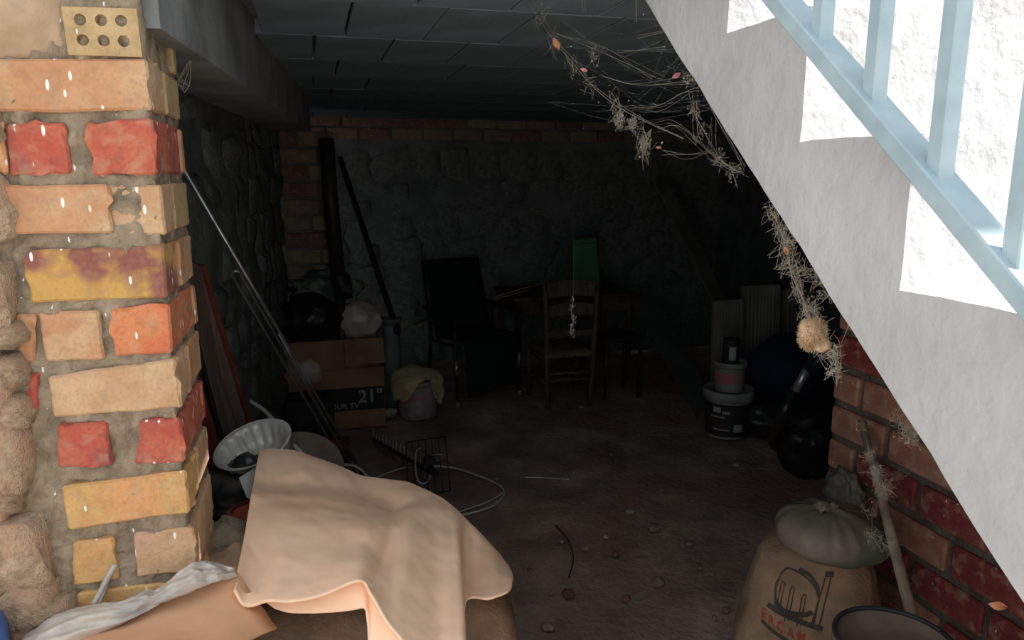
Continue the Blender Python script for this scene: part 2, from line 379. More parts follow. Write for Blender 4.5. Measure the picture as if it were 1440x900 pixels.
# ---- front brick pillar (bricks measured on its face) with rubble outside
FY = 1.39; CX = -.252
def prox(x, z, boxes): 
    return any(b[0] < x < b[1] and b[2] < z < b[3] for b in boxes)
mb = MB(); P = []
nu, nv = 170, 420
x0, x1 = -1.35, CX-.006
def plast(x, z):    # old plaster lumps left of the pillar, top
    q = V((x+.53, 0, (z-1.83))); return max(0, 1-math.hypot(q.x/.16, q.z/.12))
for j in range(nv+1):
    z = 2.45*j/nv; row = []
    for i in range(nu+1):
        x = x0+(x1-x0)*(i/nu)**.75
        y = FY+.0055-.008*fbm((x*14, z*14, 4))-.008*fbm((x*50, z*50, 1))
        if x < -.5: y += .03*fbm((x*6, z*6, 9))+min(.03, (-.5-x)*.3)
        row.append(V((x, y, z)))
    P.append(row)
# turn the corner into the reveal
nr = 26
for j in range(nv+1):
    z = 2.45*j/nv
    for k in range(1, nr+1):
        y = FY+.012+.275*k/nr
        P[j].append(V((CX-.006+.007*fbm((y*14, z*14, 7))+.004*fbm((y*50, z*50, 2)), y, z)))
    P[j].append(V((x0, FY+.29, z)))
mb.surf(P)
fw = mb.build('wall_front_pillar', 'mortar', smooth=True, label='brick and mortar corner pillar beside the opening', kind='structure')
def quad_brick(pts, depth, m_, seed, hole=False):
    # pts: px corners tl, tr, br, bl on the face
    q = [onY(a, b, FY-.004) for a, b in pts]
    tl, tr, br, bl = q
    d = V((0, depth, 0)); b = MB(); rr_ = random.Random(seed)
    b.hexa([bl, br, br+d, bl+d, tl, tr, tr+d, tl+d])
    bmesh.ops.subdivide_edges(b.bm, edges=[e for e in b.bm.edges], cuts=5, use_grid_fill=True)
    for v in b.bm.verts:
        p = v.co; k = noise.noise_vector(p*38+V((seed, 0, 0)))
        v.co = p+V((k.x*.0038, k.y*.0014, k.z*.0038))
    sharp = [e for e in b.bm.edges if e.calc_face_angle(0) > .9]
    bmesh.ops.bevel(b.bm, geom=sharp, offset=.004, segments=1, affect='EDGES')
    return b.build('brick', m_, fw)
cornerpx = lambda y: 207+(y-90)*.1005     # image line of the pillar's front corner
FB = [ # tl, tr, br, bl on the face
 (((-60, 82), (206, 82), (214, 155), (-60, 158)), .115, 'b_orange'),
 (((-90, 172), (4, 170), (10, 246), (-90, 246)), .115, 'b_yellow'),
 (((7, 173), (90, 171), (100, 243), (14, 248)), .115, 'b_red'),
 (((120, 172), (214, 166), (222, 245), (130, 247)), .24, 'b_red'),
 (((-70, 262), (152, 258), (158, 327), (-70, 332)), .115, 'b_orange'),
 (((36, 352), (230, 346), (236, 419), (43, 427)), .115, 'b_mottle'),
 (((21, 443), (48, 441), (49, 509), (27, 511)), .1, 'b_orange'),
 (((53, 440), (138, 437), (146, 505), (64, 508)), .115, 'b_orange'),
 (((155, 434), (238, 429), (243, 496), (160, 501)), .24, 'b_vivid'),
 (((35, 527), (54, 525), (53, 570), (47, 583)), .08, 'b_red'),
 (((66, 530), (245, 505), (256, 574), (76, 587)), .115, 'b_pale'),
 (((80, 598), (150, 594), (159, 655), (81, 660)), .115, 'b_red'),
 (((196, 592), (254, 587), (260, 651), (190, 655)), .24, 'b_red'),
 (((85, 685), (262, 662), (268, 722), (98, 746)), .115, 'b_yellow'),
 (((99, 764), (160, 756), (168, 816), (105, 825)), .115, 'b_yellow'),
 (((187, 752), (272, 742), (279, 803), (193, 812)), .24, 'b_pale'),
 (((107, 834), (282, 815), (288, 880), (112, 905)), .115, 'b_yellow'),
 (((70, 940), (170, 915), (176, 985), (76, 1005)), .115, 'b_orange'),
 (((190, 912), (290, 895), (296, 965), (196, 985)), .24, 'b_red'),
]
for i, (q, d, m_) in enumerate(FB): quad_brick(q, d, m_, i)
# perforated brick shown end-on: front plate with six round bores
def perforated():
    q = [onY(a, b, FY-.006) for a, b in ((86, 9), (192, 12), (200, 80), (96, 77))]
    tl, tr, br, bl = q
    b = MB(); N_ = 12
    def at(s, t): return tl.lerp(tr, s).lerp(bl.lerp(br, s), t)
    cols, rows = 3, 2
    S = [0, .36, .64, 1.]; T = [0, .5, 1.]
    for ci in range(cols):
        for ri in range(rows):
            s0, s1, t0, t1 = S[ci], S[ci+1], T[ri], T[ri+1]
            cs = [.22, .5, .77][ci]; ct = [.26, .68][ri]; rx = .083; ry = .125
            ring = [(cs+rx*math.cos(2*math.pi*k/N_), ct+ry*math.sin(2*math.pi*k/N_)) for k in range(N_)]
            out = []
            for k in range(N_):
                c_, s_ = math.cos(2*math.pi*k/N_), math.sin(2*math.pi*k/N_)
                cx, cy = cs, ct
                tx = ((s1-cx)/c_ if c_ > 1e-6 else ((s0-cx)/c_ if c_ < -1e-6 else 9)); ty = ((t1-cy)/s_ if s_ > 1e-6 else ((t0-cy)/s_ if s_ < -1e-6 else 9))
                t_ = min(tx, ty); out.append((min(max(cx+c_*t_, s0), s1), min(max(cy+s_*t_, t0), t1)))
            vr = b.verts([at(*p) for p in ring]); vo = b.verts([at(*p) for p in out]); dp = .012 if (ci, ri) in ((0, 0), (1, 0), (2, 0), (1, 1)) else .07
            vd = b.verts([at(*p)+V((0, dp, 0)) for p in ring])
            for k in range(N_):
                k2 = (k+1) % N_; b.face([vo[k], vo[k2], vr[k2], vr[k]]); b.face([vr[k], vr[k2], vd[k2], vd[k]])
            b.face(vd)
            # square cell corners
            for (xc, yc) in ((s0, t0), (s1, t0), (s1, t1), (s0, t1)):
                ang = math.atan2((yc-ct), (xc-cs)); 
                ks = sorted(range(N_), key=lambda k: abs((math.atan2(out[k][1]-ct, out[k][0]-cs)-ang+math.pi) % (2*math.pi)-math.pi))[:2]
                cv = b.bm.verts.new(at(xc, yc)); b.face([vo[ks[0]], cv, vo[ks[1]]])
    d = V((0, .24, 0))
    e = [tl, tr, br, bl]
    for k in range(4):
        vv = b.verts([e[k], e[(k+1) % 4], e[(k+1) % 4]+d, e[k]+d]); b.face(vv)
    return b.build('perforated_brick', 'b_ochre', fw, label='yellow clay brick end with six round holes')
perforated()
# reveal bricks: each course shows one or two faces
def rev(y0, y1, z0, z1, m_, seed):
    b = MB(); x = CX+.003
    b.box((x-.05, (y0+y1)/2, (z0+z1)/2), (.1, y1-y0, z1-z0))
    bmesh.ops.subdivide_edges(b.bm, edges=list(b.bm.edges), cuts=2, use_grid_fill=True)
    for v in b.bm.verts: k = noise.noise_vector(v.co*36+V((seed, 0, 0))); v.co += V((k.x*.002, k.y*.0025, k.z*.0025))
    sharp = [e for e in b.bm.edges if e.calc_face_angle(0) > .9]
    bmesh.ops.bevel(b.bm, geom=sharp, offset=.004, segments=1, affect='EDGES')
    b.build('brick', m_, fw)
def zc_(y): return onY(cornerpx(y), y, FY).z
RV = [((14, 78), 'a', 'b_ochre'), ((83, 155), 's', 'b_ochre'), ((168, 245), 'h', 'b_orange'), ((258, 332), 'aa', 'b_ochre'), ((346, 419), 's', 'b_orange'), ((430, 496), 'h', 'b_orange'), ((505, 574), 's', 'b_orange'), ((589, 651), 'h', 'b_red'), ((662, 722), 's', 'b_pale'), ((742, 803), 'h', 'b_pale'), ((815, 880), 's', 'b_pale')]
for i, ((ya, yb), t_, m_) in enumerate(RV):
    zt, zb = zc_(ya)-.002, zc_(yb)+.002
    if t_ == 's': rev(FY+.128, FY+.27, zb, zt, m_, i)
    elif t_ == 'h': rev(FY+.245, FY+.275, zb, zt, m_, i)
    elif t_ == 'a': rev(FY+.24, FY+.275, zb, zt, m_, i)
    else: rev(FY+.005, FY+.1, zb, zt, 'b_pale', i); rev(FY+.115, FY+.27, zb, zt, m_, i+30)
# rubble stones left of the pillar
RS = [(14, 780, .12, .13), (8, 640, .07, .12), (10, 700, .05, .04), (16, 520, .05, .05), (10, 470, .06, .04), (35, 850, .10, .09), (80, 860, .06, .06), (12, 580, .07, .06), (20, 890, .08, .06), (-30, 420, .1, .12), (-60, 560, .14, .13), (-60, 720, .14, .15), (-70, 860, .15, .12), (-60, 290, .14, .12), (-90, 140, .15, .14)]
for k in range(34):
    o = bpy.data.objects.new('stone', protoc[k % 9]); col.objects.link(o); o.parent = fw; kr = random.Random(k)
    o.location = (-.86-.17*(k % 3)+kr.uniform(-.03, .03), FY+.045, .1+.19*(k//3)+kr.uniform(-.03, .03)); o.scale = (.19, .12, .18); o.rotation_euler = (0, kr.uniform(-.4, .4), kr.uniform(-.1, .1))
for i, (a, b_, ww, hh) in enumerate(RS):
    q = onY(a, b_, FY)
    o = bpy.data.objects.new('stone', protoc[i % 9]); col.objects.link(o); o.parent = fw
    o.location = (q.x, FY+.02, q.z); o.scale = (ww*1.15, .1, hh*1.15); o.rotation_euler = (0, rnd.uniform(-.3, .3), rnd.uniform(-.1, .1))
mb = MB(); P = []
for j in range(31):
    row = []
    for i in range(41):
        a, b_ = -150+240*i/40, -60+165*j/30
        q = onY(a, b_, FY); e = min(1, (90-a)/40)*min(1, (a+150)/50)*min(1, (b_+60)/30+.15)*min(1, max(0, (105-b_-(a+60)*.25))/45)
        n_ = fbm((q.x*11, q.z*11, 3))
        row.append(V((q.x, FY+.004-(.030*max(0, e)**.6)*(.9+.5*n_)+.008*(1-max(0, e)), q.z)))
    P.append(row)
mb.surf(P); mb.build('plaster_patch', 'plaster_old', fw, True, label='smooth beige old plaster beside the perforated brick')
# ---- stair: plastered flight rising inward
SX = .70; SW = .92
RISE, RUN = .189, .2205
nose0 = onX(1125, 199, SX); # top corner of a riser foot: tread level z, riser plane y
ty, tz = nose0.y, nose0.z           # riser at y=ty stands on tread at z=tz
prof = []
kk = -7
soff = lambda y: onX(1095, 300, SX).z+.807*(y-onX(1095, 300, SX).y)
top_pts = []
for k in range(-7, 5):
    y_ = ty+RUN*k; z_ = tz+RISE*k
    top_pts += [(y_-RUN, z_), (y_, z_)]
ye = top_pts[-1][0]
bot = [(y_, max(soff(y_), -.02)) for y_ in [ye+.02, ye-.3, ye-.6, ye-.9, ye-1.2, ye-1.5, ye-1.8, ye-2.1, top_pts[0][0]]]
top_pts.append((ye, top_pts[-1][1]))
def stair_mesh():
    b = MB(); outline = []
    pts = top_pts[:-1]+[(ye+.02, top_pts[-1][1])]+bot
    # resample
    for i in range(len(pts)):
        a, c = V((pts[i][0], pts[i][1])), V((pts[(i+1) % len(pts)][0], pts[(i+1) % len(pts)][1])); n_ = max(1, int((c-a).length/.03))
        for k in range(n_): outline.append(a.lerp(c, k/n_))
    seen = []
    for p in outline:
        if not seen or (p-seen[-1]).length > 1e-4: seen.append(p)
    outline = seen; xs = [SX+SW*i/26 for i in range(27)]
    rings = []
    for i, x in enumerate(xs):
        rings.append(b.verts([V((x, p.x+.004*noise.noise(V((x*9, p.x*9, p.y*9)))+.002*noise.noise(V((x*30, p.x*30, p.y*30))), p.y+.0035*noise.noise(V((x*8, p.x*8+5, p.y*8)))+.002*noise.noise(V((x*30+4, p.x*30, p.y*30))))) for p in outline]))
    n_ = len(outline)
    for a, c in zip(rings, rings[1:]):
        for k in range(n_): b.face([a[k], a[(k+1) % n_], c[(k+1) % n_], c[k]])
    for rg in (rings[0], rings[-1]):
        for tri in geometry.tessellate_polygon([[V((p.x, p.y, 0)) for p in outline]]):
            b.face([rg[i] for i in tri])
    return b
sb = stair_mesh()
stair = sb.build('staircase', 'white_plaster', smooth=False, label='white plastered masonry stair rising over the storeroom', kind='structure')
for p in stair.data.polygons: p.use_smooth = True
try: stair.data.set_sharp_from_angle(angle=math.radians(45))
except Exception: pass
# ---- brick wall under the stair
WX = 1.55
mb = MB(); nu, nv = 70, 80; P = []
yA, yB = .3, onX(1170, 560, WX).y
for j in range(nv+1):
    P.append([V((WX+.012+.006*fbm((i*.5, j*.5, 3)), yA+(yB-yA)*i/nu, 1.95*j/nv)) for i in range(nu+1)]+[V((WX+.2, yB, 1.95*j/nv))])
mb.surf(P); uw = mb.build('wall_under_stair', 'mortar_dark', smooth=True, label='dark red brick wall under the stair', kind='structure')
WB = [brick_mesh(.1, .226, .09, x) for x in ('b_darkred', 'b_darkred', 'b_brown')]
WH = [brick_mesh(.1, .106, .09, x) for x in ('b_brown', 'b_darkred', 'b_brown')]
r = random.Random(9)
for j in range(16):
    z = .06+.112*j; y = yB-.118 if j % 2 else yB-.058
    first = not (j % 2)
    while y > yA+.1:
        if z < 1.62-.807*(1.1-y)*.9+.3:
            far = y > 1.45
            o = bpy.data.objects.new('brick', (WH if first else WB)[2 if (far and r.random() < .6) else r.choice([0, 1, 1])]); col.objects.link(o); o.parent = uw
            o.location = (WX+.048+r.uniform(-.002, .003), y, z); o.rotation_euler = (r.uniform(-.02, .02), 0, r.uniform(-.015, .015))
        y -= .185 if first else .246
        first = False
# ---- added out of view: slab shaped to shade pillar and blanket, plus its wall
EZ = 5.0; ex, ey = (EZ-2.72)/SUN.z*SUN.x, (EZ-2.72)/SUN.z*SUN.y
ov = [(-1.3, .3), (1.75, .3), (1.67, .5), (1.60, .65), (1.53, .76), (1.53, .95), (1.40, 1.03), (1.34, 1.08), (1.30, 1.7)]
ov = [(a+ex, b_+ey) for a, b_ in ov]; ov += [(ov[-1][0], 2.35), (ov[0][0], 2.35)]
mb = MB(); lo = mb.verts([V((a, b_, EZ)) for a, b_ in ov]); hi = mb.verts([V((a, b_, EZ+.15)) for a, b_ in ov]); mb.face(lo[::-1]); mb.face(hi)
for k in range(len(ov)): mb.face([lo[k], lo[(k+1) % len(ov)], hi[(k+1) % len(ov)], hi[k]])
mb.build('added_shade_slab', 'white_plaster', label='white slab added out of view to shade the pillar', kind='structure')
mb = MB(); mb.box((1.2, 2.35, 3.66), (6.0, .25, 2.7)); mb.build('wall_upper_added', 'white_plaster', label='white wall added out of view behind the shade slab', kind='structure')
# ================================================================== RAILING
rx = .64
ra = onX(1071, 0, rx-.02); rb = onX(1440, 452, rx-.02); rd = (rb-ra).normalized(); rd.x = 0
ra = V((rx, ra.y, ra.z+.012)); rb = V((rx, rb.y, rb.z+.012))
rail_lo = ra+rd*1.6; rail_hi = ra-rd*.75
t = thing('stair_railing', (rx, rail_lo.y, 0), 'pale blue painted steel railing along the white stair', 'railing')
mb = MB(); mb.bar(rail_lo, rail_hi, .04, .022); mb.bevel(.002); mb.build('bottom_rail', 'rail', t)
up = V((0, 0, .85)); mb = MB(); mb.bar(rail_lo+up, rail_hi+up, .05, .025); mb.bevel(.002); mb.build('handrail', 'rail', t)
def rail_at_y(y): return ra+rd*((y-ra.y)/rd.y)
ys = [onX(a, b_, rx).y for a, b_ in ((1155, 62), (1228, 152), (1320, 258), (1428, 385))]
step = (ys[3]-ys[0])/3
for k in range(-4, 13):
    y_ = (ys[k] if 0 <= k <= 3 else (ys[0]+step*k if k < 0 else ys[3]+step*(k-3)))
    p = rail_at_y(y_)
    if y_ > rail_hi.y or y_ < rail_lo.y: continue
    mb = MB(); mb.box(p+up/2, (.02, .02, .85)); mb.bevel(.0015); mb.build('baluster', 'rail', t)
mb = MB(); mb.bar((rx, rail_lo.y+.03, -.02), (rx, rail_lo.y+.03, rail_lo.z+.85), .04, .04, V((0, 1, 0))); mb.build('post', 'rail', t)
for k in range(3):
    y_ = [ys[0]+.2, ys[3]-.25, ys[3]-.7][k]; p = rail_at_y(y_)
    mb = MB(); mb.bar(p, p+V((.07, 0, 0)), .02, .02); mb.build('bracket', 'rail', t)
#OBJECTS
# ================================================================== LEFT FOREGROUND HEAP
def sack_mesh(c, size, rz, seed, tilt=0., ears=True, fold=.05):
    """lying filled sack: pillow with pinched ends"""
    mb = MB(); nu, nv = 36, 28; P = []
    rot = Euler((tilt, 0, rz)).to_matrix()
    for j in range(nv+1):
        v = j/nv; row = []
        x = (v-.5)*2
        sec = (1-abs(x)**5)**.5 if abs(x) < 1 else 0
        for i in range(nu):
            a = 2*math.pi*i/nu; ca, sa = math.cos(a), math.sin(a)
            yy = math.copysign(abs(ca)**.75, ca); zz = math.copysign(abs(sa)**.85, sa)
            wy = .93+.07*abs(x)**3 if sec > .3 else .8
            p = V((x*size[0], yy*size[1]*max(wy*sec**.35, .25), zz*size[2]*max(sec, .04)))
            nn = noise.fractal(V((p.x*6+seed*9, p.y*6, p.z*6)), 1, 2, 4)
            rid = 1-2*abs(noise.noise(V((p.x*9+seed, p.y*15, p.z*12))))
            k = 1+.07*nn+fold*rid*.6
            p = V((p.x*(1+.02*nn), p.y*k, p.z*k))
            row.append(rot @ p + V(c))
        P.append(row)
    R = mb.surf(P, True); mb.face(R[0][::-1]); mb.face(R[-1]); return mb
def obj_s(mb, name, m, label, cat, group=None): return mb.build(name, m, None, True, label, cat, group)
sackg = 'brown sacks under the blanket'
obj_s(sack_mesh((.1, 1.78, .16), (.42, .29, .17), .05, 1), 'filled_sack', 'sack', 'brown filled sack lying lowest on the dirt under the blanket heap', 'sack', sackg)
obj_s(sack_mesh((.06, 1.74, .43), (.38, .27, .15), .1, 5), 'filled_sack', 'sack', 'brown filled sack in the middle of the heap under the blanket', 'sack', sackg)
obj_s(sack_mesh((-.05, 1.57, .62), (.27, .25, .125), .12, 2, .05), 'filled_sack', 'sack', 'topmost brown sack showing under the hem of the peach blanket', 'sack', sackg)
obj_s(sack_mesh((.31, 1.76, .40), (.23, .165, .22), 1.4, 3, 0), 'filled_sack', 'sack', 'brown sack bulging out beside the blanket over the open floor', 'sack', sackg)
obj_s(sack_mesh((-.24, 1.12, .19), (.3, .22, .2), .1, 4), 'filled_sack', 'sack', 'lower brown sack beneath the flat cardboard at the pillar foot', 'sack', sackg)
obj_s(sack_mesh((-.26, 1.16, .54), (.28, .2, .2), .2, 6), 'filled_sack', 'sack', 'upper brown sack directly beneath the flat cardboard sheet', 'sack', sackg)
# blanket
cols = [
 [(364, 640, 2.12), (356, 680, 2.0), (350, 715, 1.92), (342, 760, 1.85), (335, 800, 1.8), (330, 832, 1.77)],
 [(380, 637, 2.14), (374, 684, 2.02), (370, 720, 1.92), (362, 770, 1.84), (352, 815, 1.79), (345, 853, 1.76)],
 [(410, 639, 2.17), (405, 689, 2.04), (402, 722, 1.92), (395, 770, 1.83), (385, 815, 1.77), (378, 846, 1.74)],
 [(445, 650, 2.2), (440, 694, 2.05), (440, 728, 1.93), (435, 775, 1.82), (425, 815, 1.76), (412, 847, 1.73)],
 [(480, 662, 2.21), (478, 700, 2.08), (480, 735, 1.93), (475, 775, 1.83), (465, 805, 1.77), (452, 838, 1.73)],
 [(510, 674, 2.22), (512, 708, 2.11), (515, 736, 1.94), (512, 770, 1.85), (508, 795, 1.78), (505, 817, 1.74)],
 [(545, 680, 2.22), (548, 713, 2.13), (548, 742, 1.98), (540, 785, 1.86), (530, 812, 1.79), (522, 838, 1.73)],
 [(575, 684, 2.22), (580, 716, 2.09), (572, 750, 1.96), (565, 800, 1.83), (556, 845, 1.75), (546, 878, 1.69)],
 [(600, 695, 2.2), (605, 725, 2.08), (600, 765, 1.95), (595, 820, 1.82), (588, 870, 1.73), (578, 915, 1.67)],
 [(625, 707, 2.17), (630, 737, 2.06), (625, 780, 1.94), (622, 830, 1.83), (620, 880, 1.75), (616, 940, 1.68)],
 [(643, 722, 2.13), (644, 750, 2.03), (646, 790, 1.93), (648, 830, 1.86), (650, 875, 1.78), (652, 945, 1.71)],
 [(656, 735, 2.13), (652, 760, 2.1), (650, 790, 2.06), (651, 815, 2.03), (653, 832, 2.0), (655, 846, 1.98)],
 [(680, 758, 2.12), (682, 778, 2.09), (682, 795, 2.06), (684, 812, 2.03), (686, 828, 2.01), (688, 842, 1.99)],
 [(698, 778, 2.1), (705, 791, 2.09), (709, 802, 2.07), (713, 812, 2.05), (714, 821, 2.03), (712, 833, 2.01)],
 [(706, 786, 2.1), (714, 796, 2.1), (719, 804, 2.09), (721, 811, 2.08), (721, 817, 2.07), (719, 825, 2.05)]]
CR = [([(352, 697), (400, 697), (450, 700), (500, 708), (545, 726)], .020, 9), ([(360, 680), (430, 684), (500, 690), (550, 708)], -.016, 12), ([(548, 724), (575, 708), (605, 700)], -.018, 7), ([(556, 738), (585, 722), (615, 714)], .014, 9),
 ([(556, 730), (548, 765), (532, 800), (520, 818)], -.016, 9), ([(575, 745), (572, 790), (560, 850)], .012, 14), ([(642, 742), (646, 790), (649, 840), (652, 900)], .014, 8), ([(395, 672), (420, 662), (450, 680)], .008, 6), ([(410, 690), (432, 668)], -.008, 6), ([(605, 745), (612, 800), (606, 880)], -.010, 14), ([(628, 760), (634, 830), (634, 900)], .008, 10),
 ([(352, 770), (370, 795), (365, 830)], -.007, 8), ([(385, 745), (400, 790), (392, 820)], .006, 12), ([(440, 740), (500, 748), (548, 745)], .008, 12), ([(664, 760), (668, 800), (664, 838)], -.012, 8), ([(690, 775), (698, 805), (694, 835)], .010, 8)]
def crease(x, y):
    t_ = 0.
    for pts, am, wd in CR:
        d = 1e9
        for (x0_, y0_), (x1_, y1_) in zip(pts, pts[1:]):
            L2 = (x1_-x0_)**2+(y1_-y0_)**2; u_ = max(0, min(1, ((x-x0_)*(x1_-x0_)+(y-y0_)*(y1_-y0_))/L2)); d = min(d, math.hypot(x-x0_-u_*(x1_-x0_), y-y0_-u_*(y1_-y0_)))
        t_ += am*math.exp(-(d/wd)**2)
    return t_
def bk_depth(x, t): return .92-t*(.15-.05*(x-330)/390)
def patch(cols, name, nr=7, ncs=7, back=True, th=.004, wr=.006):
    C3 = []
    for c in cols:
        c = [(p[0], p[1], p[2]*bk_depth(p[0], i/(len(c)-1) if back else 1.0)) for i, p in enumerate(c)]
        pts = [Q(*p) for p in c]
        if back: pts = [pts[0]+V((.0, .10, -.10)), pts[0]+V((0, .045, -.015))]+pts
        C3.append(spline(pts, nr if not back else 14))
    rows = list(zip(*C3)); P = [spline(list(r_), ncs) for r_ in rows]
    for r_ in P:
        for k, p in enumerate(r_):
            if back:
                dc_ = p-cC; zc = dc_.dot(cF); x_ = 720+FPX*dc_.dot(cR)/zc; y_ = 450-FPX*dc_.dot(cU)/zc; p = p-(dc_.normalized()*crease(x_, y_)); r_[k] = p
            q = wr*fbm((p.x*7, p.y*7, p.z*7), 3)+.35*wr*fbm((p.x*22, p.y*22, p.z*22), 2)
            r_[k] = p+V((0, -.5, .85))*q
    mb = MB(); mb.surf(P); return mb
bl = patch(cols, 'b', 14, 12).build('blanket', 'blanket', None, True, 'peach fleece blanket draped over the heap of sacks', 'blanket')
sm = bl.modifiers.new('thick', 'SOLIDIFY'); sm.thickness = .005; sm.offset = 0
lowc = [
 [(366, 832, 1.81), (372, 845, 1.79), (386, 856, 1.775)],
 [(402, 832, 1.80), (405, 848, 1.78), (410, 862, 1.765)],
 [(448, 822, 1.79), (452, 844, 1.77), (458, 862, 1.755)],
 [(486, 808, 1.79), (490, 836, 1.765), (496, 858, 1.75)],
 [(508, 806, 1.79), (510, 836, 1.76), (513, 857, 1.74)],
 [(522, 822, 1.78), (520, 856, 1.75), (518, 880, 1.725)],
 [(540, 850, 1.75), (530, 885, 1.72), (520, 925, 1.70)],
 [(575, 895, 1.70), (560, 920, 1.70), (548, 950, 1.69)]]
lo_ = patch(lowc, 'b', 5, 6, False, wr=.003).build('blanket_underlayer', 'blanket', bl, True)
sm = lo_.modifiers.new('thick', 'SOLIDIFY'); sm.thickness = .005; sm.offset = 0
# cardboard sheets
def sheet(pts, th, name, m, label=None, cat=None, parent=None, group=None, sag=.006):
    q = [Q(*p) for p in pts]; n = 10
    P = [[q[0].lerp(q[1], i/n).lerp(q[3].lerp(q[2], i/n), j/n)+V((0, 0, sag*fbm((i*.3, j*.3, 5)))) for i in range(n+1)] for j in range(n+1)]
    mb = MB(); mb.surf(P); o = mb.build(name, m, parent, True, label, cat, group)
    s_ = o.modifiers.new('thick', 'SOLIDIFY'); s_.thickness = th; s_.offset = -1; return o
cb = sheet([(88, 902, 1.30), (332, 803, 1.405), (388, 886, 1.375), (120, 1010, 1.02)], .005, 'cardboard_sheet', 'card', 'flat tan cardboard sheet lying at the foot of the brick pillar', 'cardboard')
def cbp(x, y):
    a, b_, c = Q(88, 902, 1.30), Q(332, 803, 1.405), Q(388, 886, 1.375); n_ = (b_-a).cross(c-a).normalized()
    if n_.z < 0: n_ = -n_
    return (x, y, n_.dot(a+n_*.008-cC)/n_.dot(ray(x, y)))
cb2 = sheet([cbp(225, 893), cbp(318, 850), cbp(338, 908), cbp(240, 960)], .003, 'cardboard_flap', 'card2', parent=cb, sag=.002)
# white plastic film
def crumple(ctrl, r0, name, m, label, cat, seed, nn=18, flat=.5, amp=.5):
    pts = spline(ctrl, 8); n = nn; P = []
    for i, p in enumerate(pts):
        t_ = i/(len(pts)-1); d = (pts[min(i+1, len(pts)-1)]-pts[max(i-1, 0)]).normalized(); s_ = d.cross(V((0, 0, 1))).normalized(); u_ = s_.cross(d)
        rr_ = r0*(.25+.75*math.sin(math.pi*min(max(t_, .02), .98))**.6); row = []
        for k in range(n):
            a = 2*math.pi*k/n; kk_ = rr_*(1+amp*(1-2*abs(noise.noise(V((t_*4+seed, math.cos(a)*1.6, math.sin(a)*1.6)))))*.6+.15*noise.noise(V((t_*16, a*3, seed))))
            row.append(p+s_*(math.cos(a)*kk_)+u_*(math.sin(a)*kk_*flat))
        P.append(row)
    mb = MB(); R = mb.surf(P, True); mb.face(R[0]); mb.face(R[-1]); return obj_s(mb, name, m, label, cat)
up_ = [(40, 893, 1.315), (75, 868, 1.325), (120, 852, 1.332), (165, 846, 1.335), (205, 832, 1.345), (222, 829, 1.348), (262, 800, 1.36), (285, 789, 1.375), (310, 794, 1.40), (330, 800, 1.43)]
dn_ = [(30, 935, 1.25), (85, 915, 1.27), (130, 896, 1.285), (175, 878, 1.30), (205, 862, 1.315), (225, 852, 1.32), (262, 838, 1.335), (290, 826, 1.35), (312, 818, 1.37), (335, 812, 1.40)]
U_ = spline([Q(*p) for p in up_], 8); D_ = spline([Q(*p) for p in dn_], 8); mb = MB(); P = []
for j in range(19):
    v = j/18; row = []
    for i, (a, b_) in enumerate(zip(U_, D_)):
        p = a.lerp(b_, v); x = i/len(U_)
        wv = .010*(1-2*abs(noise.noise(V((x*7, v*3.2-x*3, 1)))))+.005*(1-2*abs(noise.noise(V((x*16, v*7-x*9, 5)))))+.016*math.sin(v*math.pi)
        row.append(p+V((0, -.8, .7))*wv)
    P.append(row)
mb.surf(P); o = obj_s(mb, 'plastic_film', 'plastic_white', 'crumpled white plastic film between brick pillar and cardboard', 'plastic film')
s_ = o.modifiers.new('t', 'SOLIDIFY'); s_.thickness = .0015
mb = MB(); mb.tube(spline([Q(128, 858, 1.33), Q(140, 835, 1.345), Q(152, 812, 1.35), Q(163, 793, 1.355)], 5), [.006, .0055]*8, 5); mb.tube(spline([Q(133, 860, 1.33), Q(143, 840, 1.345), Q(150, 822, 1.35)], 5), .003, 5)
mb.bm.verts.ensure_lookup_table()
obj_s(mb, 'film_strip', 'plastic_white', 'thin torn strip of white film standing against yellow bricks', 'plastic film')
mb = MB(); mb.blob(Q(-8, 893, 1.25)+V((-.01, 0, -.045)), (.03, .045, .10), 4, .18, sub=3, fold=.05); obj_s(mb, 'blue_bag', 'bluebit', 'blue plastic bag at the foot of the rubble wall', 'bag')
# things behind the blanket, left
bowl = thing('fluted_bowl', Q(357, 650, 2.1), 'shiny aluminium fluted ring mould resting tilted on black bag', 'baking mould')
bc = Q(357, 628, 2.1); rotb = (Euler((math.radians(15), math.radians(-16), 0)).to_matrix())
fl = lambda a, z: (.05*math.cos(a*18) if .004 < z < .062 else 0.)
mb = MB(); mb.lathe([(.062, 0), (.078, .006), (.088, .03), (.094, .055), (.098, .064), (.108, .066), (.110, .07), (.106, .072), (.097, .068), (.091, .055), (.085, .03), (.075, .009), (.03, .006)], bc-rotb @ V((0, 0, .06)), 96, fl, True, True, rotb)
mb.build('bowl_body', 'alu', bowl, True)
mb = MB(); mb.tube([bc+rotb @ V((.109*math.cos(k*.2), .109*math.sin(k*.2), .011)) for k in range(32)], .0028, 6); mb.build('rolled_rim', 'alu', bowl, True)
mb = MB(); mb.blob(Q(352, 704, 2.12)+V((0, 0, -.02)), (.12, .12, .15), 5, .2, 2., 4, fold=.05); obj_s(mb, 'refuse_bag', 'striped', 'shiny streaked dark plastic bag under the ring mould', 'bag')
mb = MB(); mb.blob((-.14, 2.2, .26), (.17, .17, .28), 6, .2, 2., 3, fold=.05); obj_s(mb, 'refuse_bag', 'black', 'black plastic bag on the floor hidden behind the blanket', 'bag')
q = [Q(336, 672, 1.92), Q(352, 662, 1.97), Q(366, 680, 1.96), Q(366, 708, 1.9), Q(347, 700, 1.88)]
mb = MB(); f_ = mb.verts(q); g_ = mb.verts([p+V((.01, .03, -.004)) for p in q]); mb.face(f_); mb.face(g_[::-1])
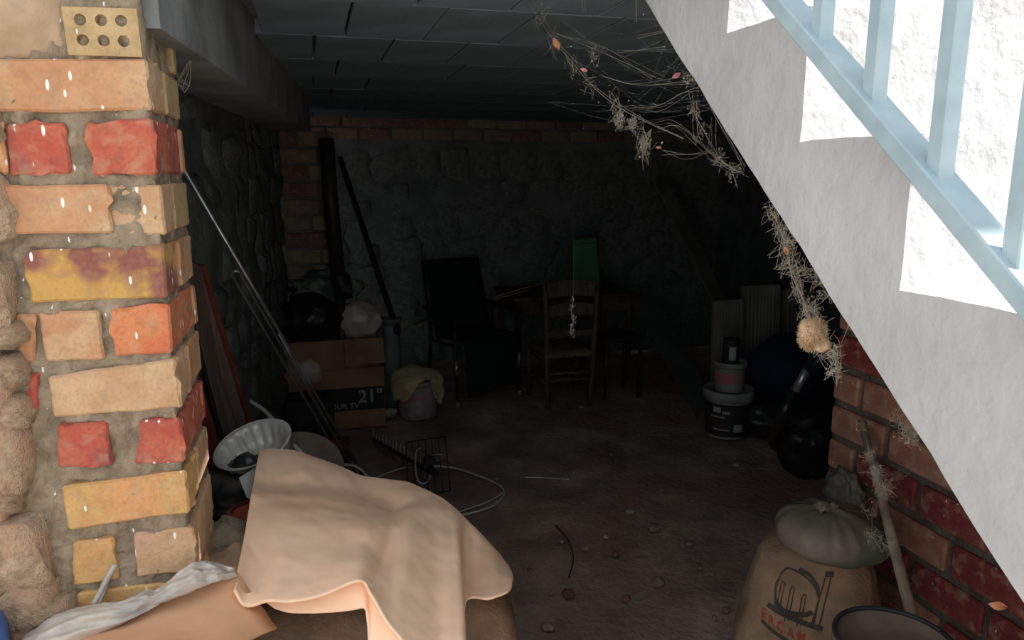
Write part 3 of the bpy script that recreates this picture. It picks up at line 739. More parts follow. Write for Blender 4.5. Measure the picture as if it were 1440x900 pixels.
for k in range(5): mb.face([f_[k], f_[(k+1) % 5], g_[(k+1) % 5], g_[k]])
mb.build('folded_paper', 'paper', None, False, 'folded white paper corner poking out by the blanket', 'paper')
pot = thing('flower_pot', Q(362, 760, 1.85), 'red terracotta flower pot tucked beside the peach blanket', 'flower pot')
pc = Q(366, 718, 1.83)+V((0, 0, -.09))
mb = MB(); mb.lathe([(.05, -.12), (.062, 0), (.07, .085), (.066, .085), (.058, .0), (.047, -.1)], pc, 28, None, True, True); mb.build('pot_body', 'terracotta', pot, True)
mb = MB(); mb.lathe([(.069, .065), (.078, .067), (.079, .092), (.069, .094)], pc, 28, None, False, False); mb.build('pot_rim', 'terracotta', pot, True)
mb = MB(); mb.blob(Q(318, 745, 1.68)+V((0, 0, -.03)), (.06, .08, .05), 8, .3, 3, 3); mb.build('mortar_lump', 'mortar', None, True, 'grey lump of mortar rubble at the foot of the pillar', 'rubble')
mb = MB(); mb.blob(Q(322, 785, 1.52)+V((0, 0, -.05)), (.07, .11, .06), 9, .3, 3, 3); mb.build('mortar_lump', 'rubble', None, True, 'sandy lump of rubble between pillar and blanket', 'rubble')
mb = MB(); mb.blob((-.26, 1.68, .36), (.16, .26, .42), 10, .25, 3, 3); mb.build('rubble_mound', 'rubble', None, True, 'low mound of sandy rubble banked against the pillar', 'rubble')
# board leaning behind the pillar
bd = thing('wooden_board', onZ(345, 690, 0), 'dark wooden board with red-brown edge leaning against rubble wall', 'board')
def slab(pa, pb, pc_, pd, off, name, m, parent):
    v0 = [V(pa), V(pb), V(pc_), V(pd)]; mb = MB(); o_ = V(off); mb.hexa([v0[3], v0[2], v0[2]+o_, v0[3]+o_, v0[0], v0[1], v0[1]+o_, v0[0]+o_]); mb.bevel(.003); return mb.build(name, m, parent)
T0, T1 = Q(252, 362, 2.12), Q(281, 372, 2.3); B1, B0 = Q(362, 640, 2.72), Q(322, 640, 2.52)
G1 = T1+(B1-T1)*(T1.z/(T1.z-B1.z)); G0 = T0+(B0-T0)*(T0.z/(T0.z-B0.z))
slab(T0, T1, G1, G0, (-.02, .02, .01), 'board_face', 'wood_face', bd)
mb = MB(); mb.bar(T1, G1, .012, .03, V((1, -.6, .3))); mb.bevel(.002); mb.build('board_edge', 'wood_red', bd)
p2 = thing('red_plank', G0+V((-.06, .0, 0)), 'narrow red-brown plank standing between dark board and pillar', 'plank')
K0 = T0+V((-.05, -.03, -.1)); K1 = G0+V((-.02, -.07, 0)); mb = MB(); mb.bar(K0, K1, .07, .02, V((.7, -1, .2))); mb.bevel(.003); mb.build('plank_body', 'wood_red', p2)
mb = MB(); mb.bar(K0.lerp(K1, .985), K1, .074, .024, V((.7, -1, .2))); mb.build('plank_end', 'wood_table', p2)
# metal rods
lr = onZ(519, 682, 0.01)
rt = Q(258, 238, 2.16)
def rod(a, b, r_, name='metal_rod', label='', group='steel rods leaning on the left wall'):
    mb = MB(); mb.tube([a, a.lerp(b, .5), b], r_, 8); return mb.build(name, 'steel', None, True, label, 'rod', group)
rod(rt, lr, .0062, label='longest straight steel rod leaning on the rubble wall')
ua = Q(336, 383, 2.5); ub = onZ(508, 678, .01); uc = onZ(497, 676, .012)
pts = []
d1 = (ub-ua).normalized(); side = (Q(326, 388, 2.5)-ua)
for k in range(9):
    a_ = math.pi*k/8; pts.append(ua+side*(.5-.5*math.cos(a_))-d1*(side.length*.5*math.sin(a_)))
mb = MB(); mb.tube([ub, ub.lerp(ua, .5)]+pts+[(ua+side).lerp(uc, .5), uc], .005, 8)
mb.build('bent_rod', 'steel', None, True, 'steel rod bent to a narrow hairpin loop at its top', 'rod', 'steel rods leaning on the left wall')
rod(Q(392, 470, 2.78), onZ(503, 672, .012), .004, label='short thin steel rod strapped between the longer rods')
mb = MB(); c0 = Q(422, 520, 2.98); mb.blob(c0, (.045, .04, .022), 4, .3, 3, 3, fold=.12); mb.blob(Q(436, 523, 2.98), (.04, .02, .045), 5, .35, 3, 3, fold=.2)
mb.build('plastic_wrap', 'clear', None, True, 'clear plastic bag tied around the steel rods', 'plastic wrap')
# cables
def cable(pts, r_, label, m='cable', cat='cable', group=None, name='white_cable'):
    mb = MB(); mb.tube(spline(pts, 8), r_, 6); return mb.build(name, m, None, True, label, cat, group)
cable([Q(352, 564, 2.75), Q(372, 578, 2.72), Q(390, 598, 2.62), Q(405, 618, 2.5), Q(425, 638, 2.42), Q(440, 655, 2.38)], .008, 'thick white cable running from the board edge past the ring mould')
cable([Q(462, 652, 3.3), Q(480, 653, 3.35), Q(500, 656, 3.4), Q(515, 668, 3.42), Q(522, 682, 3.4)], .006, 'white cable arching over the feet of the steel rods')
# small clutter by the ring mould
mb = MB(); mb.box(Q(412, 627, 2.6), (.07, .02, .06), Euler((-.5, 0, .2)).to_matrix()); mb.bevel(.004); sw = mb.build('socket_plate', 'bucket_white', None, False, 'small pale socket plate lying behind the ring mould', 'plate')
for dx in (-.015, .015):
    mb = MB(); mb.tube([Q(412, 626, 2.6)+V((dx, -.012, .006)), Q(412, 626, 2.6)+V((dx, -.016, .008))], .006, 8); mb.build('socket_hole', 'blackpaint', sw)
dish = thing('metal_dish', Q(430, 680, 2.45), 'grey metal dish half hidden behind the blanket', 'dish')
mb = MB(); mb.lathe([(.05, -.03), (.11, 0), (.13, .03), (.126, .033), (.105, .006), (.05, -.022)], Q(425, 658, 2.4), 36, None, True, True, Euler((.5, .25, 0)).to_matrix()); mb.build('dish_body', 'lidtop', dish, True)
mb = MB(); mb.blob(Q(430, 700, 2.55)+V((0, .05, -.1)), (.2, .18, .17), 17, .25, 2.4, 3, fold=.05); obj_s(mb, 'refuse_bag', 'black', 'black plastic bag under the grey metal dish', 'bag')
mb = MB(); mb.box(onZ(455, 622, .03), (.30, .07, .05), Euler((0, .03, -.1)).to_matrix()); mb.bevel(.004); mb.build('timber_offcut', 'wood_red', None, False, 'short brown timber offcut on the floor before the boxes', 'timber')
mb = MB(); mb.box(onZ(470, 645, .02), (.2, .1, .03), Euler((0, .05, .5)).to_matrix()); mb.bevel(.004); mb.build('dark_slab', 'dark', None, False, 'flat dark slab on the floor beside the rod feet', 'slab')
# ================================================================== BACK LEFT PILE
def boxbm(x0, x1, y0, y1, z0, z1, bev=.006): mb = MB(); mb.box(((x0+x1)/2, (y0+y1)/2, (z0+z1)/2), (x1-x0, y1-y0, z1-z0)); mb.bevel(bev); return mb
BY = 4.62
bz0 = onY(535, 588, BY); bz1 = onY(540, 515, BY); bl0 = onY(402, 588, BY)
tv = thing('television_box', ((bz0.x+bl0.x)/2, BY+.1, 0), 'brown cardboard television box printed 21 inch in white', 'box')
tx0, tx1, tz1 = bl0.x, bz1.x, bz1.z
boxbm(tx0, tx1, BY, BY+.22, 0.0, tz1).build('box_body', 'boxcard', tv)
pz0, pz1 = onY(500, 577, BY).z, onY(500, 545, BY).z
panel = boxbm(tx0+.08, tx1-.004, BY-.003, BY+.01, pz0, pz1, .001).build('black_panel', 'dark', tv)
def flat_text(body, size, c, u_, v_, name, m, parent, off):
    vs, fs = text_pts(body, size); mb = MB(); n_ = V(u_).cross(V(v_)); vv = mb.verts([V(c)+V(u_)*p.x+V(v_)*p.y+n_*off for p in vs])
    for f in fs: mb.face([vv[i] for i in f])
    return mb.build(name, m, parent)
flat_text('21"', .115, onY(521, 557, BY), (1, 0, 0), (0, 0, 1), 'print_size', 'label_grey', tv, .006)
flat_text('COLOUR TV', .05, onY(478, 572, BY)+V((-.02, 0, 0)), (1, 0, 0), (0, 0, 1), 'print_name', 'label_grey', tv, .006)
ub_ = thing('open_carton', ((tx0+tx1)/2, BY+.1, tz1), 'open brown carton with loose flaps on top of the television box', 'box')
uz1 = onY(480, 478, BY+.02).z
boxbm(tx0+.03, tx1-.02, BY+.01, BY+.24, tz1, uz1).build('carton_body', 'boxcard', ub_)
cxm = onY(484, 500, BY).x
for (xa, xb, dz, dy, nm) in ((tx0+.03, cxm-.004, .0, .035, 'flap'), (cxm+.004, tx1+.0, .03, .06, 'flap')):
    mb = MB(); mb.hexa([V((xa, BY-dy, tz1+.005+dz)), V((xb, BY-dy-.01, tz1+.012+dz)), V((xb, BY-dy-.006, tz1+.012+dz)), V((xa, BY-dy+.004, tz1+.005+dz)), V((xa, BY+.008, uz1)), V((xb, BY+.008, uz1-.004)), V((xb, BY+.012, uz1)), V((xa, BY+.012, uz1))]); mb.build(nm, 'boxcard', ub_)
# dark box with a round hole in its lid
DY = 4.35
dx0, dx1 = onY(402, 585, DY).x, onY(470, 585, DY).x; dz1 = onY(430, 566, DY).z
sp = thing('dark_case', ((dx0+dx1)/2, DY+.1, 0), 'low black case with a round hole in its top before the boxes', 'case')
boxbm(dx0, dx1, DY, DY+.24, .0, dz1, .005).build('case_body', 'dark', sp)
mb = MB(); mb.lathe([(.085, 0), (.095, .0), (.095, .008), (.08, .008), (.08, -.02)], ((dx0+dx1)/2, DY+.11, dz1), 28, None, False, False); mb.build('hole_ring', 'blackpaint', sp, True)
mb = MB(); mb.lathe([(.001, .0015), (.08, .0015)], ((dx0+dx1)/2, DY+.11, dz1), 28, None, False, False); mb.build('round_hole', 'black', sp)
mb = MB(); c0 = onY(437, 450, 4.66); mb.blob((c0.x, 4.72, uz1+.13), (.19, .13, .155), 21, .15, 1.8, 4, flat=.84, fold=.035); obj_s(mb, 'refuse_bag', 'black', 'full black refuse bag on top of the open carton', 'bag')
c0 = onY(503, 455, 4.68); mb = MB(); mb.blob((c0.x, 4.74, uz1+.1), (.155, .11, .125), 22, .18, 2., 4, flat=.8, fold=.04); obj_s(mb, 'carrier_bag', 'plastic_white', 'crumpled whitish carrier bag beside the black refuse bag', 'bag')
c0 = onY(458, 405, 4.75); mb = MB(); mb.blob((c0.x, 4.79, c0.z-.02), (.2, .07, .115), 23, .3, 2.6, 4, fold=.1); obj_s(mb, 'cloth_bundle', 'camo', 'mottled grey-green fabric bundle behind the black refuse bag', 'cloth')
mb = MB(); mb.box((c0.x, 4.82, .41), (.3, .05, .82)); mb.bevel(.004); mb.build('plywood_panel', 'board_dim', None, False, 'upright grey panel standing behind the cartons', 'panel')
# black pipe with elbow
pp = thing('black_stovepipe', onZ(480, 560, 0), 'thick black pipe with an elbow standing before the brick pillar', 'pipe')
mb = MB(); mb.tube([onY(459, 195, 4.72), onY(465, 280, 4.70), onY(476, 392, 4.68)], .045, 16); mb.build('pipe', 'blackpaint', pp, True)
mb = MB(); e0 = onY(476, 385, 4.68); mb.tube(spline([e0, e0+V((.012, 0, -.06)), e0+V((.04, .0, -.10)), e0+V((.075, 0, -.1))], 4), .055, 14); mb.build('elbow', 'blackpaint', pp, True)
mb = MB(); mb.tube([e0+V((.0, .0, -.05)), V((e0.x+.01, 4.69, 0))], .03, 10); mb.build('support_tube', 'blackpaint', pp, True)
# thin pole leaning to the right
pl = thing('dark_pole', onZ(553, 570, 0), 'thin dark pole standing slanted in the teal and white vase', 'pole')
vb = onZ(553, 570, 0); a_ = Q(478, 222, 5.45); b_ = onY(552, 446, vb.y); dd = (b_-a_).normalized(); gnd = b_+dd*.12
mb = MB(); mb.tube([a_, b_, gnd], .022, 10); mb.build('shaft', 'blackpaint', pl, True)
mb = MB(); mb.tube([gnd-dd*.04, gnd], .026, 10); mb.build('ferrule', 'dark', pl, True)
# pipe/vase on the floor and small stick
vs_ = thing('ceramic_vase', onZ(553, 565, 0), 'pale teal and white tall vase with flared rim beside cartons', 'vase')
vb = onZ(553, 570, 0); vt = onY(553, 447, vb.y).z; hh = vt
mb = MB(); mb.lathe([(.06, 0), (.07, .02), (.066, hh*.5), (.06, hh*.85), (.058, hh-.03), (.05, hh-.03), (.05, hh*.5), (.03, .03)], (vb.x, vb.y, 0), 24, None, True, True); mb.build('vase_body', 'vase', vs_, True)
mb = MB(); mb.lathe([(.057, hh-.04), (.072, hh-.015), (.075, hh), (.066, hh+.002), (.052, hh-.03)], (vb.x, vb.y, 0), 24, None, False, False); mb.build('flared_rim', 'vase', vs_, True)
mb = MB(); mb.tube([Q(566, 462, 5.0), Q(598, 450, 5.4)], .009, 6); mb.tube([Q(598, 450, 5.4), Q(604, 520, 5.6)], .009, 6); mb.build('pale_stick', 'stick', None, True, 'thin pale stick resting on the vase rim', 'stick')
# bucket with cream cloth
bk_ = onZ(588, 584, 0); 
bu = thing('paint_bucket', bk_, 'worn printed paint bucket under a cream cloth', 'bucket')
bh = .26
mb = MB(); mb.lathe([(.118, 0), (.125, .01), (.137, bh), (.13, bh), (.112, .02)], bk_, 32, None, True, True); mb.build('bucket_body', 'label_mixed', bu, True)
mb = MB(); mb.lathe([(.138, bh-.03), (.146, bh-.03), (.147, bh), (.13, bh+.002)], bk_, 32, None, False, False); mb.build('bucket_rim', 'bucket_white', bu, True)
mb = MB(); P = []
for j in range(22):
    row = []; t_ = j/21
    for k in range(48):
        a = 2*math.pi*k/48; front = .5+.5*math.cos(a+2.0)
        drop = .08+.07*math.sin(a*2+.6)+.06*noise.noise(V((math.cos(a)*1.5, math.sin(a)*1.5, 4)))+(.12 if abs((a-5.5)) < .35 else 0)
        if t_ < .5: r_ = .155*t_/.5; z = bh+.055*(1-(t_/.5)**2)+.02
        else: s_ = (t_-.5)/.5; r_ = .155+.012*s_; z = bh+.02-drop*s_
        fo = 1+.05*math.sin(a*9+2*math.sin(a*2))*t_+.12*noise.noise(V((math.cos(a)*2.2*t_*2, math.sin(a)*2.2*t_*2, 1)))
        row.append(V(bk_)+V((r_*fo*math.cos(a), r_*fo*math.sin(a), z+.03*noise.noise(V((math.cos(a)*3*t_, math.sin(a)*3*t_, 7))))))
    P.append(row)
mb.surf(P, True); o = mb.build('cloth_rag', 'cream', None, True, 'crumpled cream cloth draped over the paint bucket', 'cloth')
s_ = o.modifiers.new('t', 'SOLIDIFY'); s_.thickness = .006
mb = MB(); mb.blob(onZ(548, 580, .03), (.05, .04, .035), 31, .3, 3, 2); mb.build('plaster_lump', 'pebble_white', None, True, 'whitish lump between television box and paint bucket', 'rubble')
# ================================================================== ARMCHAIR, TABLE, CHAIR
f1, f2 = onZ(646, 573), onZ(733, 556)
fx = (f2-f1).normalized(); wch = (f2-f1).length; bkd = V((-fx.y, fx.x, 0))     # towards the back wall
ac = thing('garden_armchair', (f1+f2)/2, 'dark green padded garden recliner with black tube frame', 'armchair')
def LC(a, b, c): return f1+fx*(a*wch)+bkd*b+V((0, 0, c))
def cushion(p, name, th, m='green_cush', n=12):   # p: tl,tr,br,bl
    P = []; q = [V(x) for x in p]; nn = (q[1]-q[0]).cross(q[3]-q[0]).normalized()
    for sgn in (1, -1):
        G = []
        for j in range(n+1):
            G.append([q[0].lerp(q[1], i/n).lerp(q[3].lerp(q[2], i/n), j/n)+nn*sgn*th*(.25+.75*(1-(2*i/n-1)**4)*(1-(2*j/n-1)**6))*(1+.12*math.sin(j/n*math.pi*4)) for i in range(n+1)])
        P.append(G)
    mb = MB(); A_ = mb.surf(P[0]); B_ = mb.surf(P[1])
    for k in range(n):
        mb.face([A_[0][k], A_[0][k+1], B_[0][k+1], B_[0][k]]); mb.face([A_[n][k], A_[n][k+1], B_[n][k+1], B_[n][k]])
        mb.face([A_[k][0], A_[k+1][0], B_[k+1][0], B_[k][0]]); mb.face([A_[k][n], A_[k+1][n], B_[k+1][n], B_[k][n]])
    return mb.build(name, m, ac, True)
tl, tr = onY(596, 366, 5.62), onY(672, 361, 5.72)
cushion([tl, tr, LC(.95, .38, .42), LC(.06, .38, .42)], 'back_cushion', .035)
cushion([LC(.06, .38, .44), LC(.95, .38, .44), LC(.95, -.03, .47), LC(.06, -.03, .47)], 'seat_cushion', .035)
cushion([LC(.06, -.02, .46), LC(.95, -.02, .46), LC(.85, -.03, .12), LC(.08, -.06, .08)], 'leg_cushion', .025)
for s in (0, 1):
    mb = MB(); mb.tube([LC(s, .02, .01), LC(s, .04, .3), LC(s, .06, .6)], .012, 8); mb.build('leg', 'blackpaint', ac, True)
    mb = MB(); mb.tube([LC(s, .46, .01), LC(s, .42, .3), LC(s, .40, .62)], .012, 8); mb.build('leg', 'blackpaint', ac, True)
    mb = MB(); mb.bar(LC(s, 0, .62), LC(s, .5, .64), .05, .028); mb.bevel(.006); mb.build('armrest', 'blackpaint', ac)
    for b_ in (.02, .46):
        mb = MB(); mb.tube([LC(s, b_, 0), LC(s, b_, .035)], .016, 10); mb.build('foot_cap', 'bucket_white', ac, True)
    mb = MB(); q0 = tl if s == 0 else tr; mb.tube([q0+bkd*.03, LC(.02+.96*s, .42, .40), LC(.02+.96*s, 0, .43)], .011, 8); mb.build('side_frame', 'blackpaint', ac, True)
    mb = MB(); mb.tube([LC(s, .035, .22), LC(s, .035, .32)], .0135, 10); mb.build('chrome_joint', 'steel', ac, True)
# ladder-back chair
CYb = 4.69
pa, pb_ = onZ(770, 575), onZ(829, 571); ta, tb = onY(766, 399, CYb+.06), onY(840, 399, CYb+.06)
ch = thing('ladderback_chair', (pa+pb_)/2, 'brown ladder-back wooden chair with rush seat facing the table', 'chair')
def post(s, z):
    lo, hi = ((pa, ta), (pb_, tb))[s]; k = z/hi.z; return V((lo.x+(hi.x-lo.x)*k, CYb+(hi.y-CYb)*k**2, z))
hz = ta.z
for s in (0, 1):
    mb = MB(); mb.tube([post(s, z) for z in (0, .2, .45, .7, hz)], [.018, .019, .02, .019, .017], 10); mb.build('rear_leg', 'wood_chair', ch, True)
    fp = V((pa.x-.03 if s == 0 else pb_.x+.03, CYb+.37, 0)); mb = MB(); mb.tube([fp, fp+V((0, 0, .45))], .018, 10); mb.build('front_leg', 'wood_chair', ch, True)
def zpy(y): return onY(800, y, CYb+.03).z
for (y0, y1, arch) in ((397, 420, .028), (428, 446, .022), (465, 473, .0)):
    z0, z1 = zpy(y1), zpy(y0); zm = (z0+z1)/2; A_, B_ = post(0, zm), post(1, zm); mb = MB(); n = 12; F = []
    for off in (-.006, .008):
        top_ = []; bt_ = []
        for i in range(n+1):
            t_ = i/n; c = A_.lerp(B_, t_); k = 4*t_*(1-t_)
            top_.append(V((c.x, c.y+off+.02*k, z1-arch*.6+arch*k))); bt_.append(V((c.x, c.y+off+.02*k, z0+arch*.5*k)))
        F.append((top_, bt_))
    mb.surf([F[0][0], F[0][1], F[1][1], F[1][0]], False); mb.surf([F[1][0], F[0][0]])
    mb.build('back_slat', 'wood_chair', ch)
for (z, nm) in ((zpy(523), 'rung'), (.2, 'rung')):
    mb = MB(); mb.tube([post(0, z), post(1, z)], .012, 8); mb.build(nm, 'wood_chair', ch, True)
for s in (0, 1):
    x_ = (pa.x-.015, pb_.x+.015)[s]
    for z in (.18, .32):
        mb = MB(); mb.tube([V((x_, CYb+.02, z)), V((x_, CYb+.37, z))], .01, 8); mb.build('rung', 'wood_chair', ch, True)
sz = zpy(490)
mb = MB(); P = []
for j in range(13):
    P.append([V((pa.x-.02+(pb_.x-pa.x+.04)*i/12+((j/12-.0)*.03)*(i/6-1), CYb-.01+.4*j/12, sz-.02+.022*(1-(i/6-1)**4)*(1-(j/6-1)**4))) for i in range(13)])
R_ = mb.surf(P); P2 = [[p.co.copy()-V((0, 0, .035)) for p in row] for row in R_]; R2 = mb.surf(P2)
for k in range(12):
    mb.face([R_[0][k], R_[0][k+1], R2[0][k+1], R2[0][k]]); mb.face([R_[12][k], R_[12][k+1], R2[12][k+1], R2[12][k]])
    mb.face([R_[k][0], R_[k+1][0], R2[k+1][0], R2[k][0]]); mb.face([R_[k][12], R_[k+1][12], R2[k+1][12], R2[k][12]])
mb.build('seat', 'rush', ch, True)
# table
tY0, tY1 = 5.22, 5.85; tzt = onY(800, 416, tY0).z
tX0, tX1 = onY(722, 420, tY0).x, onY(898, 412, tY0).x
tb_ = thing('wooden_table', ((tX0+tX1)/2, (tY0+tY1)/2, 0), 'dark wooden table behind the ladder-back chair', 'table')
mb = MB(); mb.box(((tX0+tX1)/2, (tY0+tY1)/2, tzt-.015), (tX1-tX0, tY1-tY0, .03)); mb.bevel(.006); mb.build('tabletop', 'wood_table', tb_)
for y_ in (tY0+.05, tY1-.05):
    mb = MB(); mb.box(((tX0+tX1)/2, y_, tzt-.085), (tX1-tX0-.12, .022, .11)); mb.build('apron', 'wood_table', tb_)
for x_ in (tX0+.05, tX1-.05):
    mb = MB(); mb.box((x_, (tY0+tY1)/2, tzt-.085), (.022, tY1-tY0-.12, .11)); mb.build('apron', 'wood_table', tb_)
    for y_ in (tY0+.05, tY1-.05):
        mb = MB(); mb.tube([V((x_, y_, 0)), V((x_, y_, .3)), V((x_, y_, tzt-.03))], [.02, .026, .03], 8); mb.build('leg', 'wood_table', tb_, True)
# second dark chair pushed at the table on its right
g0 = onZ(852, 562); dc = thing('dark_stool', g0+V((.12, .12, 0)), 'black low stool at the right end of the table', 'stool')
mb = MB(); mb.box(g0+V((.12, .14, .44)), (.32, .32, .04)); mb.bevel(.012); mb.build('seat', 'blackpaint', dc)
for (a, b_) in ((0, 0), (.26, 0), (0, .28), (.26, .28)):
    mb = MB(); mb.tube([g0+V((a-.01, b_, 0)), g0+V((a, b_, .43))], .014, 8); mb.build('leg', 'blackpaint', dc, True)
# green carton on the table
gY = 5.5; ga, gb = onY(804, 400, gY), onY(842, 400, gY); gt = onY(820, 336, gY).z
gc = thing('green_carton', ((ga.x+gb.x)/2, gY+.05, tzt), 'bright green tall carton standing on the wooden table', 'carton')
mb = MB(); w2 = gb.x-ga.x; mb.hexa([V((ga.x, gY, tzt)), V((gb.x, gY-.03, tzt)), V((gb.x+.06, gY+.1, tzt)), V((ga.x+.04, gY+.13, tzt)), V((ga.x+.01, gY+.02, gt-.01)), V((gb.x-.03, gY, gt+.015)), V((gb.x+.02, gY+.1, gt+.0)), V((ga.x+.05, gY+.13, gt-.01))]); mb.bevel(.004); mb.build('carton_body', 'green_box', gc)
mb = MB(); mb.bar(V((ga.x+.012, gY+.018, gt-.05)), V((gb.x-.03, gY-.004, gt-.028)), .004, .006); mb.build('lid_seam', 'dark', gc)
for i, (a, b_, c) in enumerate((((692, 415), (728, 405), 5.1), ((700, 420), (735, 408), 5.2))):
    pass
pk = thing('timber_lath', onY(700, 416, 5.3), 'thin pale lath lying on the armrest and table edge', 'lath')
mb = MB(); mb.bar(onY(692, 418, 5.28), onY(760, 398, 5.5), .03, .008); mb.build('strip', 'stick', pk); mb = MB(); mb.bar(onY(694, 421, 5.27), onY(742, 408, 5.35), .016, .008); mb.build('strip', 'stick', pk)
# ================================================================== BACK RIGHT
# pale leaning board
q0, q1 = onZ(978, 587, .0), onZ(1000, 575, .0)
b1 = onZ(988, 588, 0); b2 = onZ(952, 545, 0)
bo = thing('pale_board', (b1+b2)/2, 'pale insulation board leaning long edge down in the back right', 'board')
t1, t2 = onY(915, 380, b2.y+.75), onY(878, 400, b2.y+1.0)
def board4(pts, off, name, m, parent):
    v = [V(p) for p in pts]; o_ = V(off); mb = MB(); mb.hexa([v[0], v[1], v[1]+o_, v[0]+o_, v[3], v[2], v[2]+o_, v[3]+o_]); mb.bevel(.003); return mb.build(name, m, parent)
L0 = onZ(979, 588, 0); L1 = L0+V((.14, .12, 0)); U0 = Q(893, 440, 5.35); U1 = U0+V((.14, .12, .03))
L1 = onZ(1004, 566, 0); U0 = Q(890, 428, 5.35); U1 = U0+(L1-L0)
board4([L0, L1, L1.lerp(U1, .66), L0.lerp(U0, .66)], (.02, .03, .01), 'lower_panel', 'board_pale', bo)
board4([L0.lerp(U0, .668), L1.lerp(U1, .668), U1, U0], (.02, .03, .01), 'upper_panel', 'board_pale', bo)
pk = thing('long_plank', onZ(1012, 520, 0), 'long grey plank leaning high against the back wall', 'plank')
a_ = Q(930, 255, 5.9); b_ = Q(1012, 425, 5.5); dd = b_-a_; gnd = a_+dd*(a_.z/-dd.z); mb = MB(); mb.bar(a_, gnd, .14, .025, V((.3, -1, 0))); mb.bevel(.004); mb.build('plank_body', 'board_dim', pk)
mb = MB(); mb.bar(gnd-dd.normalized()*.04, gnd, .145, .03, V((.3, -1, 0))); mb.build('plank_end', 'wood_table', pk)
# corrugated panels
def corrug(xa, xb, yt, Y, lab, grp='corrugated panels in the back right corner', edge=True, lean=.05):
    A_ = onY(xa, 500, Y); B_ = onY(xb, 500, Y); zt = onY((xa+xb)/2, yt, Y+lean).z
    t = thing('corrugated_panel', ((A_.x+B_.x)/2, Y, 0), lab, 'panel', grp)
    mb = MB(); n = 48; P = []
    for z in (0, zt):
        P.append([V((A_.x+(B_.x-A_.x)*i/n, Y+lean*z/zt+.008*math.sin(i*1.3), z)) for i in range(n+1)])
    mb.surf([P[0], P[1]]); bk2 = mb.surf([[p+V((0, .02, 0)) for p in P[0]], [p+V((0, .02, 0)) for p in P[1]]])
    mb.build('ribbed_sheet', 'panel', t)
    mb = MB(); mb.bar(V((A_.x, Y+.01, 0)), V((A_.x, Y+lean+.01, zt)), .03, .03, V((0, 1, 0))); mb.bar(V((B_.x, Y+.01, 0)), V((B_.x, Y+lean+.01, zt)), .03, .03, V((0, 1, 0))); mb.bar(V((A_.x, Y+lean+.01, zt)), V((B_.x, Y+lean+.01, zt)), .03, .02); mb.build('edge_frame', 'panel', t)
corrug(1008, 1044, 424, 4.25, 'narrow ribbed pale panel standing behind the stacked buckets')
corrug(1046, 1094, 403, 4.4, 'tallest ribbed pale panel beside the stacked buckets')
corrug(1102, 1150, 408, 4.5, 'ribbed panel half hidden behind the dark blue bag')
# buckets
def bucket(base, r0, r1, h, lab, body, lidm, band, name='paint_tub', dome=False):
    t = thing(name, base, lab, 'bucket'); c = V(base)
    mb = MB(); mb.lathe([(r0*.97, 0), (r0, .008), (r1, h*.86), (r1, h*.88)], c, 36, None, True, True); mb.build('tub_body', body, t, True)
    mb = MB(); mb.lathe([(r1*1.0, h*.80), (r1*1.07, h*.80), (r1*1.08, h*.96), (r1*1.05, h), (r1*.98, h), (r1*.96, h*.965), (.01, h*.965)], c, 36, None, False, False); mb.build('lid', lidm, t, True)
    if band:
        for (za, zb, m_) in band:
            mb = MB(); ra_ = r0+(r1-r0)*za/.86+.0015; rb_ = r0+(r1-r0)*zb/.86+.0015; mb.lathe([(ra_, h*za), (rb_, h*zb)], c, 36, None, False, False); mb.build('label_band', m_, t, True)
    return t
b0 = onZ(1027, 620) + V((.05, .13, 0)); hb = onY(1027, 545, b0.y).z
big = bucket(b0, .132, .146, hb, 'large paint tub with dark printed label standing on the floor', 'bucket_white', 'bucket_white', [(.06, .76, 'label_dark')])
def arc_patch(c, r_, a0, a1, z0, z1, name, m, parent, n=6):
    mb = MB(); P = [[V(c)+V((r_*math.cos(a0+(a1-a0)*i/n), r_*math.sin(a0+(a1-a0)*i/n), z)) for i in range(n+1)] for z in (z0, z1)]
    mb.surf(P); return mb.build(name, m, parent)
face = math.atan2(-b0.y, -b0.x)
arc_patch(b0, .1445, face-.62, face-.28, hb*.58, hb*.70, 'label_emblem', 'label_grey', big)
arc_patch(b0, .142, face-.75, face-.1, hb*.47, hb*.50, 'label_line', 'label_grey', big)
arc_patch(b0, .1445, face-.2, face+.1, hb*.56, hb*.62, 'label_line', 'label_grey', big)
arc_patch(b0, .139, face+.3, face+.7, hb*.18, hb*.34, 'label_square', 'label_grey', big)
arc_patch(b0, .1385, face-.6, face+.1, hb*.20, hb*.23, 'label_line', 'label_grey', big)
b2_ = b0+V((0, .0, hb-.012)); h2 = onY(1027, 507, b0.y).z-hb
small = bucket(b2_, .088, .094, h2+.012, 'small paint tub with pink label stacked on the large tub', 'bucket_white', 'bucket_white', [(.3, .66, 'label_pink')], 'small_tub')
b3_ = b2_+V((0, 0, h2+.002)); h3 = onY(1027, 476, b0.y).z-b3_.z
jar = thing('dark_jar', b3_, 'small dark jar on top of the stacked paint tubs', 'jar')
mb = MB(); mb.lathe([(.046, 0), (.05, .006), (.05, h3*.8), (.045, h3*.86)], b3_, 24, None, True, True); mb.build('jar_body', 'dark', jar, True)
mb = MB(); mb.lathe([(.051, h3*.84), (.052, h3), (.0, h3)], b3_, 24, None, False, False); mb.build('jar_lid', 'blackpaint', jar, True)
arc_patch(b3_, .0508, face-.2, face+.6, h3*.15, h3*.7, 'jar_label', 'label_grey', jar)
